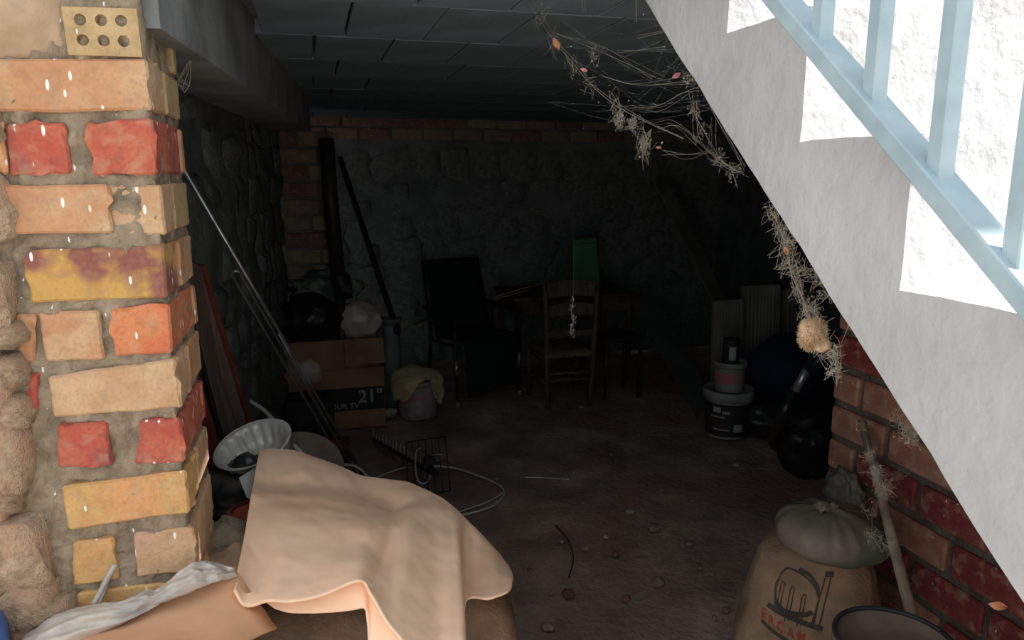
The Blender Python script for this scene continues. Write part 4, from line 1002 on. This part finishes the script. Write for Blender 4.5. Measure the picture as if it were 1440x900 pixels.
# dark blue bag, black bags, chrome tube
c0 = onZ(1118, 560, .25); mb = MB(); mb.blob((c0.x+.05, c0.y+.1, .42), (.30, .22, .2), 41, .2, 2., 4, fold=.04); obj_s(mb, 'cloth_bag', 'blue_bag', 'dark blue cloth bag heaped beside the stacked paint tubs', 'bag')
mb = MB(); mb.blob((c0.x+.02, c0.y+.06, .13), (.34, .26, .16), 42, .22, 2., 4, fold=.04); obj_s(mb, 'refuse_bag', 'black', 'black refuse bag under the dark blue cloth bag', 'bag')
vc = thing('vacuum_wand', onZ(1105, 625), 'black appliance hose with a short chrome tube by the right wall', 'hose')
mb = MB(); mb.tube([Q(1170, 492, 3.1), Q(1135, 520, 3.15)], .026, 12); mb.build('upper_hose', 'black', vc, True)
mb = MB(); mb.tube([Q(1135, 520, 3.15), Q(1116, 553, 3.2)], .019, 12); mb.build('chrome_tube', 'steel', vc, True)
mb = MB(); mb.tube(spline([Q(1116, 553, 3.2), Q(1098, 590, 3.25), onZ(1088, 625, .03), onZ(1130, 645, .03), onZ(1165, 660, .03)], 5), .026, 12); mb.build('lower_hose', 'black', vc, True)
c0 = onZ(1150, 640, .1); mb = MB(); mb.blob((c0.x, c0.y+.05, .16), (.2, .17, .19), 43, .25, 2., 4, fold=.05); obj_s(mb, 'refuse_bag', 'black', 'black bag on the floor behind the brick wall end', 'bag')
# ================================================================== RIGHT FOREGROUND: printed sack, bag, stick, bucket
sc_ = V((1.275, 1.58, 0)); 
prof_s = [(0, .20), (.05, .21), (.2, .21), (.36, .195), (.46, .176), (.54, .158), (.59, .142), (.615, .12), (.63, .06)]
def sack_r(z):
    for (za, ra_), (zb, rb_) in zip(prof_s, prof_s[1:]):
        if za <= z <= zb: k = (z-za)/(zb-za); return ra_+(rb_-ra_)*k
    return prof_s[-1][1]
def sack_p(a, z, off=0.):
    base = sack_r(z); n4 = (abs(math.cos(a))**3+abs(math.sin(a)*1.15)**3)**(-1/3)
    wr_ = .006*noise.fractal(V((math.cos(a)*3, math.sin(a)*3, z*7)), 1, 2, 3)+.004*(1-2*abs(noise.noise(V((math.cos(a)*2, math.sin(a)*2, z*22)))))*(1 if z > .1 else .4)
    r_ = base*n4*.97+wr_+off
    p = V((r_*math.cos(a), r_*math.sin(a)*.85, z)); ang = -.72
    return V((sc_.x+p.x*math.cos(ang)-p.y*math.sin(ang), sc_.y+p.x*math.sin(ang)+p.y*math.cos(ang), z))
mb = MB(); P = []
for j in range(41): P.append([sack_p(2*math.pi*k/72, .63*j/40) for k in range(72)])
R_ = mb.surf(P, True); mb.face(R_[0][::-1]); mb.face(R_[-1])
psack = mb.build('printed_sack', 'sack', None, True, 'upright brown sack printed with an arch emblem beside brick wall', 'sack')
# printed emblem mapped on the sack: u (m along surface), v (height)
aface = None
def a_at(px_, z):   # angle on the sack whose projection falls on image column px_
    best = None
    for k in range(720):
        a = 2*math.pi*k/720; p = sack_p(a, z); d = p-cC; zc = d.dot(cF); x_ = 720+FPX*d.dot(cR)/zc
        n_ = (p-V((sc_.x, sc_.y, z)))
        if n_.dot(cC-p) > 0 and (best is None or abs(x_-px_) < best[0]): best = (abs(x_-px_), a)
    return best[1]
def z_at(py_, a):
    lo, hi = 0., .63
    for _ in range(30):
        m_ = (lo+hi)/2; d = sack_p(a, m_)-cC; y_ = 450-FPX*d.dot(cU)/d.dot(cF)
        if y_ > py_: lo = m_
        else: hi = m_
    return lo
a_mid = a_at(1128, .4)
acache = {}
def SP(px_, py_, off=.0025):
    z = .4
    for _ in range(3):
        a = a_at(px_, z); z = z_at(py_, a)
    return sack_p(a, z, off)
def stroke(pts, w0, m, name='print_line', n=6):
    pts = [V((p[0], p[1], 0)) for p in pts]; s_ = spline(pts, n) if len(pts) > 2 else [pts[0].lerp(pts[1], i/6) for i in range(7)]
    L_, R2_ = [], []
    for i, p in enumerate(s_):
        d = (s_[min(i+1, len(s_)-1)]-s_[max(i-1, 0)]).normalized(); nn = V((-d.y, d.x, 0)); w_ = w0 if not isinstance(w0, tuple) else w0[0]+(w0[1]-w0[0])*i/(len(s_)-1)
        L_.append(SP(p.x+nn.x*w_/2, p.y+nn.y*w_/2)); R2_.append(SP(p.x-nn.x*w_/2, p.y-nn.y*w_/2))
    mb = MB(); mb.surf([L_, R2_]); return mb.build(name, m, psack)
stroke([(1091, 852), (1092, 825), (1100, 806), (1108, 799), (1121, 803), (1137, 814), (1148, 830), (1152, 846)], (3.5, 2.2), 'print', n=4)
stroke([(1124, 800), (1138, 808), (1148, 822), (1151, 838)], 5, 'print', n=4)
stroke([(1092, 848), (1102, 858), (1118, 863), (1134, 864), (1142, 860)], 7, 'print', n=3)
stroke([(1080, 849), (1094, 859), (1114, 869), (1137, 878), (1157, 884)], 7, 'print', n=3)
stroke([(1072, 872), (1086, 886), (1100, 896), (1112, 903)], 4.5, 'print', n=3)
for (xa, ya, xb, yb) in ((1093, 862, 1102, 820), (1106, 873, 1115, 827), (1123, 880, 1131, 838)):
    stroke([(xa-2.5, ya), (xb-2.5, yb)], 1.8, 'print'); stroke([(xa+2.5, ya), (xb+2.5, yb)], 1.8, 'print'); stroke([(xb-2.5, yb), (xb, yb-3), (xb+2.5, yb)], 1.8, 'print', n=3)
stroke([(1143, 884), (1150, 850)], 1.8, 'print'); stroke([(1150, 888), (1168, 812)], 2.4, 'print'); stroke([(1140, 882), (1160, 812)], 2., 'print'); stroke([(1160, 807), (1172, 807)], 8, 'print')
for i, chx in enumerate('ERCAM'):
    vs, fs = text_pts(chx, 21); cx_, cy_ = [(1075, 863), (1085, 873), (1098, 882), (1112, 890), (1127, 896)][i]; an = .5
    mb = MB(); vv = mb.verts([SP(cx_+p.x*.8*math.cos(an)+p.y*math.sin(an)*.1, cy_+p.x*.8*math.sin(an)-p.y*.95) for p in vs])
    for f in fs: mb.face([vv[k] for k in f])
    mb.build('print_letter', 'print_red', psack)
# tied bag on top
tb2 = thing('tied_bag', sc_+V((0, 0, .6)), 'grey-green tied plastic bag sitting on the printed sack', 'bag')
ctr = Q(1170, 752, 1.95); mb = MB(); P = []
for j in range(30):
    t_ = j/29; row = []; ph = -1.15+(1.15+1.52)*t_
    rr_ = .138*max(math.cos(ph), .02)**.72; z = .062*math.copysign(abs(math.sin(ph))**.9, ph)*(1 if ph < 0 else 1.25)
    for k in range(90):
        a = 2*math.pi*k/90; amp_ = .07*max(0, t_-.35)/.65
        pl_ = 1+amp_*math.sin(a*15+2.5*math.sin(a*3))+.06*noise.noise(V((math.cos(a)*1.6, math.sin(a)*1.6, t_*2)))
        row.append(ctr+V((rr_*pl_*math.cos(a)*1.06-.028*max(0, t_-.4), rr_*pl_*math.sin(a)*.95, z-.02*math.cos(a)*(1-t_)+.012*noise.noise(V((math.cos(a)*1.5, math.sin(a)*1.5, 3))))))
    P.append(row)
R_ = mb.surf(P, True); mb.face(R_[0][::-1]); mb.face(R_[-1]); mb.build('bag_body', 'bag_grey', tb2, True)
kn = ctr+V((-.02, -.005, .085)); mb = MB(); mb.blob(kn, (.022, .018, .014), 51, .4, 4, 3, fold=.2); mb.build('knot', 'bag_grey', tb2, True)
mb = MB(); mb.blob(kn+V((-.022, -.004, .004)), (.018, .014, .010), 52, .5, 5, 3, fold=.3); mb.build('gathered_end', 'bag_grey', tb2, True)
# second limp bag behind
mb = MB(); mb.blob(onX(1188, 688, WX-.055)+V((0, 0, -.02)), (.033, .07, .07), 61, .35, 2.6, 4, fold=.1); obj_s(mb, 'limp_bag', 'bag_grey', 'limp grey plastic bag between tied bag and brick wall', 'bag')
mb = MB(); mb.blob((WX-.07, 1.78, .26), (.06, .1, .28), 62, .2, 2.4, 3, fold=.05); obj_s(mb, 'refuse_bag', 'dark', 'dark grey bag standing between printed sack and brick wall', 'bag')
# stick
mb = MB(); s0, s1 = onX(1211, 593, WX-.02), Q(1291, 900, 1.62); mb.tube([s0, s0.lerp(s1, .3)+V((.004, 0, 0)), s0.lerp(s1, .7), s1, s1+(s1-s0)*(.33)], [.011, .0125, .013, .0135, .0135], 9)
stk = mb.build('wooden_stick', 'stick', None, True, 'grey wooden stick leaning on the dark red brick wall', 'stick')
# lidded drum
dr = Q(1258, 905, 1.5); dz = dr.z
dm = thing('lidded_drum', (dr.x, dr.y, 0), 'dusty black drum with a rimmed round lid beside the sack', 'drum')
rd_ = .118
mb = MB(); mb.lathe([(rd_*.86, 0), (rd_*.88, .01), (rd_*.97, dz-.03), (rd_*.97, dz-.012)], (dr.x, dr.y, 0), 48, None, True, True); mb.build('drum_body', 'blackpaint', dm, True)
mb = MB(); mb.lathe([(rd_*.985, dz-.04), (rd_*1.0, dz-.036), (rd_*1.0, dz+.004), (rd_*.975, dz+.008), (rd_*.94, dz+.006), (rd_*.93, dz-.004), (.002, dz-.004)], (dr.x, dr.y, 0), 48, None, False, False); mb.build('lid', 'lidtop', dm, True)
mb = MB(); mb.tube([V((dr.x+rd_*.96*math.cos(k*.13), dr.y+rd_*.96*math.sin(k*.13), dz+.008)) for k in range(49)], .005, 6); mb.build('lid_rim', 'dark', dm, True)
# ================================================================== ANTENNA
an0 = onZ(525, 617, .04); an1 = Q(612, 668, 3.52)
at = thing('television_antenna', onZ(605, 690), 'rooftop television antenna with grid reflector lying on the dirt floor', 'antenna')
mb = MB(); mb.bar(an1, an0, .016, .016); mb.build('boom', 'blackpaint', at)
dv = (an0-an1); upv = V((.05, 0, 1)).normalized()
for k in range(15):
    c = an1+dv*(.14+.86*k/14); mb = MB(); mb.tube([c-upv*min(.055, c.z-.004), c+upv*.06], .003, 5); mb.build('director', 'steel', at, True)
g = [Q(571, 622, 3.62), Q(626, 614, 3.42), Q(633, 690, 3.4), Q(574, 700, 3.6)]
g = [p if p.z > 0.01 else V((p.x, p.y, .012)) for p in g]
rf = None
mb = MB()
for (a, b_) in ((0, 1), (1, 2), (2, 3), (3, 0)): mb.tube([g[a], g[b_]], .0035, 5)
rf = mb.build('reflector_frame', 'blackpaint', at, True)
for k in range(1, 6):
    t_ = k/6; mb = MB(); mb.tube([g[0].lerp(g[1], t_), g[3].lerp(g[2], t_)], .0024, 5); mb.build('reflector_wire', 'blackpaint', at, True)
for t_ in (.45,):
    mb = MB(); mb.tube([g[0].lerp(g[3], t_), g[1].lerp(g[2], t_)], .0024, 5); mb.build('reflector_wire', 'blackpaint', at, True)
mb = MB(); pts = [Q(*p, 3.45) for p in ((592, 630), (586, 634), (584, 645), (585, 665), (589, 677), (596, 680), (602, 676), (605, 668))]; mb.tube(spline(pts, 4), .005, 6); mb.build('dipole_loop', 'steel', at, True)
mb = MB(); mb.tube([Q(607, 640, 3.45), Q(622, 639, 3.42)], .004, 6); mb.build('dipole_arm', 'steel', at, True)
mb = MB(); mb.box(Q(603, 650, 3.46), (.05, .04, .06), Euler((.2, .3, .3)).to_matrix()); mb.bevel(.008); mb.build('junction_box', 'dark', at)
mb = MB(); mb.bar(Q(600, 655, 3.46), Q(616, 668, 3.4), .02, .02); mb.build('mast_clamp', 'dark', at)
cable([onZ(530, 672, .01), onZ(548, 664, .012), onZ(572, 657, .012), onZ(600, 656, .03), onZ(622, 656, .012), onZ(650, 661, .008), onZ(690, 676, .008), onZ(708, 688, .008), onZ(706, 700, .008), onZ(690, 713, .008), onZ(660, 722, .008), onZ(630, 728, .008)], .006, 'white coaxial cable looping from the antenna across the dirt floor')
cable([onZ(708, 692, .018), onZ(700, 698, .008), onZ(680, 708, .006), onZ(650, 718, .006), onZ(630, 722, .006)], .004, 'thin pale cable lying inside the coaxial loop')
cable([onZ(738, 671, .006), onZ(765, 672, .006), onZ(800, 674, .006)], .003, 'short pale wire lying on the open dirt floor', name='wire_scrap')
cable([onZ(780, 738, .006), onZ(798, 758, .008), onZ(806, 785, .006), onZ(800, 812, .006)], .003, 'thin dark twig curved on the dirt floor', 'blackpaint', 'twig', None, 'twig')
# ================================================================== FLOOR DEBRIS
def crumb(px_, py_, s, m, label, grp, name, cat, seed):
    p = onZ(px_, py_, 0); mb = MB(); mb.blob(p+V((0, 0, s*.3)), (s, s*.75, s*.5), seed, .3, 2., 1, rot=Matrix.Rotation(seed*1.7, 3, 'Z')); mb.build(name, m, None, False, label, cat, grp)
for i, (a, b_, s, kind_) in enumerate([(715, 627, .0, 0), (790, 762, .028, 0), (823, 772, .026, 0), (775, 770, .018, 0), (880, 843, .03, 1), (800, 838, .045, 1), (776, 835, .018, 0), (745, 803, .022, 0), (920, 745, .05, 0), (945, 748, .02, 1), (925, 822, .05, 0), (770, 885, .04, 0), (865, 780, .028, 1), (970, 766, .02, 0), (1005, 870, .02, 0), (700, 675, .03, 0), (745, 640, .02, 0), (860, 640, .02, 0), (930, 690, .02, 0), (760, 700, .015, 1), (985, 800, .02, 0), (1020, 860, .03, 0)]):
    if s: crumb(a, b_, s*.75, ('pebble', 'pebble_red')[kind_], ('grey-brown rubble crumb lying loose on the dirt floor', 'reddish brick fragment lying loose on the dirt floor')[kind_], ('rubble crumbs on the dirt floor', 'brick fragments on the dirt floor')[kind_], ('rubble_crumb', 'brick_fragment')[kind_], 'rubble', i+70)
for i, (a, b_, s) in enumerate([(886, 721, .024), (852, 756, .018), (1035, 655, .02)]):
    crumb(a, b_, s, 'pebble_white', 'whitish plaster flake lying on the dirt floor', 'plaster flakes on the dirt floor', 'plaster_flake', 'rubble', i+120)
mb = MB(); rr = random.Random(44)
for k in range(900):
    y_ = 1.6+3.6*rr.random()**1.6; x_ = rr.uniform(.4, 2.3); s = rr.uniform(.002, .008)
    zf = -.012+.022*fbm((x_*1.7, y_*1.7, 0))
    b_ = [V((x_+rr.uniform(-s, s)*1.6, y_+rr.uniform(-s, s)*1.6, zf+rr.uniform(0, s))) for _ in range(4)]
    v = mb.verts(b_); [mb.face([v[i] for i in f]) for f in ((0, 1, 2), (0, 1, 3), (0, 2, 3), (1, 2, 3))]
mb.build('floor_grit', 'pebble', None, False, 'fine grit scattered over the dirt floor', 'grit', None, 'stuff')
# ================================================================== COBWEBS
rw = random.Random(15)
def strand(mb, pts, r_, jit=.003, n=6):
    p = spline([V(q)+V((rw.uniform(-jit, jit), rw.uniform(-jit, jit), rw.uniform(-jit, jit))) for q in pts], n)
    mb.tube(p, r_*.6, 4, False)
def tangle(mb, c, s, n, r_=.0006):
    n = max(2, int(n*.5)); r_ *= .55
    for _ in range(n):
        pts = [V(c)+V((rw.gauss(0, s[0]), rw.gauss(0, s[1]), rw.gauss(0, s[2]))) for _ in range(4)]; mb.tube(spline(pts, 3), r_, 3, False)
def flecks(mb, c, s, n, sz):
    for _ in range(n):
        p = V(c)+V((rw.gauss(0, s[0]), rw.gauss(0, s[1]), rw.gauss(0, s[2]))); v = mb.verts([p+V((rw.uniform(-sz, sz), rw.uniform(-sz, sz), rw.uniform(-sz, sz))) for _ in range(3)]); mb.face(v)
# big web by the ceiling and the stair edge
mb = MB()
main = [(732, -10, 1.9), (760, 25, 1.85), (783, 65, 1.8), (805, 90, 1.75), (830, 118, 1.7), (865, 148, 1.65), (905, 172, 1.6), (960, 195, 1.5)]
strand(mb, [Q(*p) for p in main], .0007); strand(mb, [Q(p[0]+3, p[1]-2, p[2]) for p in main], .0005)
for p in main[1:6]: tangle(mb, Q(*p), (.012, .012, .016), 10, .0005); flecks(mb, Q(*p), (.012, .01, .015), 9, .0025)
for a in ([(775, 45, 1.8), (850, 75, 1.7), (925, 110, 1.6)], [(850, 110, 1.7), (900, 118, 1.6), (985, 112, 1.45)], [(885, 152, 1.62), (925, 150, 1.55), (960, 132, 1.48), (990, 120, 1.43)], [(925, 180, 1.58), (955, 178, 1.5), (1000, 215, 1.42), (1020, 235, 1.38), (1046, 242, 1.35)], [(930, 210, 1.57), (965, 216, 1.5), (1005, 215, 1.4)], [(900, 55, 1.6), (960, 40, 1.5)], [(870, 75, 1.65), (935, 65, 1.52)], [(975, 130, 1.47), (978, 160, 1.46), (995, 195, 1.43), (1015, 225, 1.4), (1040, 242, 1.35)], [(1008, 165, 1.42), (1005, 205, 1.42)], [(822, -5, 1.8), (824, 20, 1.79)], [(895, -5, 1.65), (897, 30, 1.64)], [(985, 112, 1.45), (1000, 150, 1.4), (1050, 235, 1.32)]):
    strand(mb, [Q(*p) for p in a], .0005)
    for _ in range(2): q0 = [(p[0]+rw.uniform(-9, 9), p[1]+rw.uniform(-7, 7), p[2]) for p in a]; strand(mb, [Q(*p) for p in q0], .0003)
for (x, y, d, n) in ((870, 168, 1.63, 26), (890, 175, 1.62, 26), (908, 200, 1.6, 34), (905, 215, 1.6, 16), (978, 158, 1.46, 12), (985, 182, 1.45, 10), (1012, 222, 1.41, 14), (1033, 242, 1.37, 14), (970, 110, 1.47, 16), (835, 80, 1.7, 12)):
    tangle(mb, Q(x, y, d), (.009, .009, .012), n, .0005); flecks(mb, Q(x, y, d), (.008, .008, .011), n, .0035)
for _ in range(60):
    x, y = rw.uniform(790, 1010), rw.uniform(0, 240)
    if x < 907+y/1.593-10: flecks(mb, Q(x, y, rw.uniform(1.45, 1.75)), (.001, .001, .001), 1, .002)
web1 = mb.build('cobweb', 'web', None, False, 'wide dusty cobweb stretched from ceiling to the white stair edge', 'cobweb')
mb = MB()
for _ in range(20):
    x0_, y0_ = rw.uniform(770, 930), rw.uniform(10, 190); x1_ = rw.uniform(930, 1030); y1_ = max(0, 1.593*(x1_-907))+rw.uniform(-25, 5); d1_ = 1.48-(x1_-907)*.001
    a, b_ = Q(x0_, y0_, rw.uniform(1.6, 1.75)), Q(x1_, y1_, d1_); mb.tube(spline([a, a.lerp(b_, .5)+V((0, 0, -rw.uniform(.01, .05))), b_], 5), .00016, 3, False)
mb.build('web_threads', 'webthin', web1)
# dusty web along the stair edge with the fluff ball
mb = MB(); path = [(1088, 298, 1.28), (1098, 325, 1.28), (1105, 350, 1.27), (1112, 378, 1.26), (1122, 405, 1.25), (1132, 430, 1.25), (1140, 455, 1.25), (1155, 480, 1.25), (1172, 498, 1.25), (1176, 520, 1.25)]
for k in range(5): strand(mb, [Q(*p) for p in path], .0007, .005)
for p in path: tangle(mb, Q(*p), (.009, .009, .013), 26, .0006); flecks(mb, Q(*p), (.008, .008, .012), 18, .003)
for (x, y) in ((1128, 378), (1140, 385), (1155, 400), (1160, 415), (1112, 340), (1145, 440), (1168, 490)): tangle(mb, Q(x, y, 1.24), (.01, .009, .008), 16, .0006); flecks(mb, Q(x, y, 1.24), (.01, .008, .007), 12, .003)
for (a, b_) in (((1105, 345), (1125, 330)), ((1112, 378), (1150, 395)), ((1130, 430), (1165, 415)), ((1140, 455), (1175, 445)), ((1172, 498), (1195, 455))): strand(mb, [Q(*a, 1.26), Q((a[0]+b_[0])/2, (a[1]+b_[1])/2+6, 1.25), Q(*b_, 1.22)], .0006)
wb2 = mb.build('cobweb', 'web', None, False, 'thick dusty cobweb hanging along the lower edge of the stair', 'cobweb')
mb = MB(); mb.blob(Q(1141, 467, 1.25), (.020, .018, .025), 71, .12, 3, 4, rot=Euler((0, -.5, 0)).to_matrix()); mb.blob(Q(1155, 484, 1.25), (.016, .014, .013), 72, .35, 4, 3)
for _ in range(1100):
    d = V((rw.gauss(0, 1), rw.gauss(0, 1), rw.gauss(0, 1))).normalized(); c = Q(1143, 470, 1.25)+V((d.x*.021, d.y*.019, d.z*.025)); mb.tube([c-d*.003, c+d*.005+V((rw.uniform(-.004, .004), 0, rw.uniform(-.004, .004)))], .00035, 3, False)
mb.build('seed_fluff', 'fluff', None, True, 'ball of tan seed fluff caught in the cobweb below the stair', 'fluff')
# web on stick and brick wall
mb = MB()
for (x, y, d, n) in ((1222, 640, 1.85, 30), (1232, 665, 1.83, 40), (1245, 688, 1.8, 60), (1210, 600, 1.88, 16), (1275, 605, 1.6, 40), (1283, 615, 1.58, 30), (1290, 598, 1.56, 12), (1262, 580, 1.65, 14), (1225, 720, 1.78, 12), (1250, 770, 1.75, 18), (1232, 757, 1.78, 16)):
    tangle(mb, Q(x, y, d), (.011, .011, .014), n, .0005); flecks(mb, Q(x, y, d), (.010, .01, .014), n//2, .003)
for _ in range(70): x = rw.uniform(1200, 1400); flecks(mb, Q(x, rw.uniform(650, 880), 1.62), (.003, .003, .003), 1, .0028)
mb.build('cobweb', 'web', None, False, 'straw-filled cobweb clinging to the stick and dark red wall', 'cobweb', None, 'stuff')
# bright web strand before the chair
mb = MB(); strand(mb, [Q(806, 420, 2.2), Q(803, 440, 2.2), Q(808, 452, 2.2), Q(802, 470, 2.2)], .0009, .003)
for y in (422, 432, 445, 456, 468): tangle(mb, Q(805, y, 2.2), (.005, .005, .008), 5, .0007); flecks(mb, Q(805, y, 2.2), (.005, .005, .008), 4, .004)
mb.tube([Q(806, 420, 2.2), V((Q(806, 420, 2.2).x, Q(806, 420, 2.2).y, 2.05))], .00007, 3, False)
mb.build('cobweb', 'web', None, False, 'small bright cobweb wisp hanging in front of the ladder-back chair', 'cobweb')
# dry leaves
def leaf(px_, py_, d, L_, an, m, label):
    c = Q(px_, py_, d); mb = MB(); n = 8; P = []
    ux = cR*math.cos(an)-cU*math.sin(an); uy = cR*math.sin(an)+cU*math.cos(an)
    for j in range(n+1):
        t_ = j/n; w_ = L_*.24*math.sin(math.pi*min(max(t_, .03), .97))**.8; ce = c+ux*(L_*(t_-.5))
        P.append([ce-uy*w_-cF*.003, ce-cF*(-.002+.004*math.sin(t_*5)), ce+uy*w_-cF*.004])
    mb.surf(P); o = mb.build('dry_leaf', m, None, True, label, 'leaf'); s_ = o.modifiers.new('t', 'SOLIDIFY'); s_.thickness = .0008
leaf(782, 62, 1.79, .032, 1.1, 'leaf', 'long tan dry leaf hanging in the ceiling cobweb')
leaf(821, 99, 1.73, .017, .3, 'leaf_pink', 'small pink dry petal caught in the ceiling cobweb')
leaf(951, 107, 1.5, .02, -.5, 'leaf_pink', 'reddish dry leaf caught in the cobweb at the stair edge')
leaf(1104, 352, 1.26, .016, 1.2, 'leaf', 'tan dry leaf in the cobweb along the stair underside')
leaf(1402, 851, 1.42, .036, .2, 'leaf', 'orange-tan dry leaf stuck on the dark red brick wall')
leaf(926, 208, 1.58, .012, .1, 'leaf', 'tiny round tan leaf dangling in the wide cobweb')
crumb(818, 574, .022, 'pebble_white', 'pale plaster chip by the foot of the ladder-back chair', None, 'plaster_flake', 'rubble', 131)
# roots and straw hanging by the pillar head
mb = MB()
for a in ([(284, -10, 1.62), (283, 30, 1.62), (272, 75, 1.6), (255, 110, 1.58), (250, 128, 1.57)], [(281, 25, 1.62), (268, 85, 1.6), (258, 125, 1.58)], [(276, 60, 1.61), (262, 95, 1.6), (246, 118, 1.57)], [(270, 80, 1.6), (266, 115, 1.59), (258, 130, 1.58)]): strand(mb, [Q(*p) for p in a], .0013, .003)
tangle(mb, Q(256, 112, 1.58), (.008, .008, .012), 14, .0008)
mb.build('hanging_straw', 'web', None, False, 'dry straw hanging beside the beam end at the pillar head', 'straw')
mb = MB(); strand(mb, [Q(298, 28, 1.8), Q(290, 36, 1.8), Q(296, 20, 1.8), Q(289, 42, 1.8)], .0016, .001); tangle(mb, Q(293, 31, 1.8), (.005, .005, .01), 8, .001); mb.tube([Q(296, 24, 1.8), V((Q(296, 24, 1.8).x, Q(296, 24, 1.8).y, 2.06))], .0004, 3, False)
mb.build('wool_tuft', 'web', None, False, 'small whitish tuft hanging under the concrete beam', 'tuft')
mb = MB(); mb.tube([Q(315, -14, 2.2), Q(318, 8, 2.2), Q(321, 27, 2.2)], .004, 5); mb.build('hanging_wire', 'blackpaint', None, True, 'dark wire hanging from the ceiling beside the beam', 'wire')
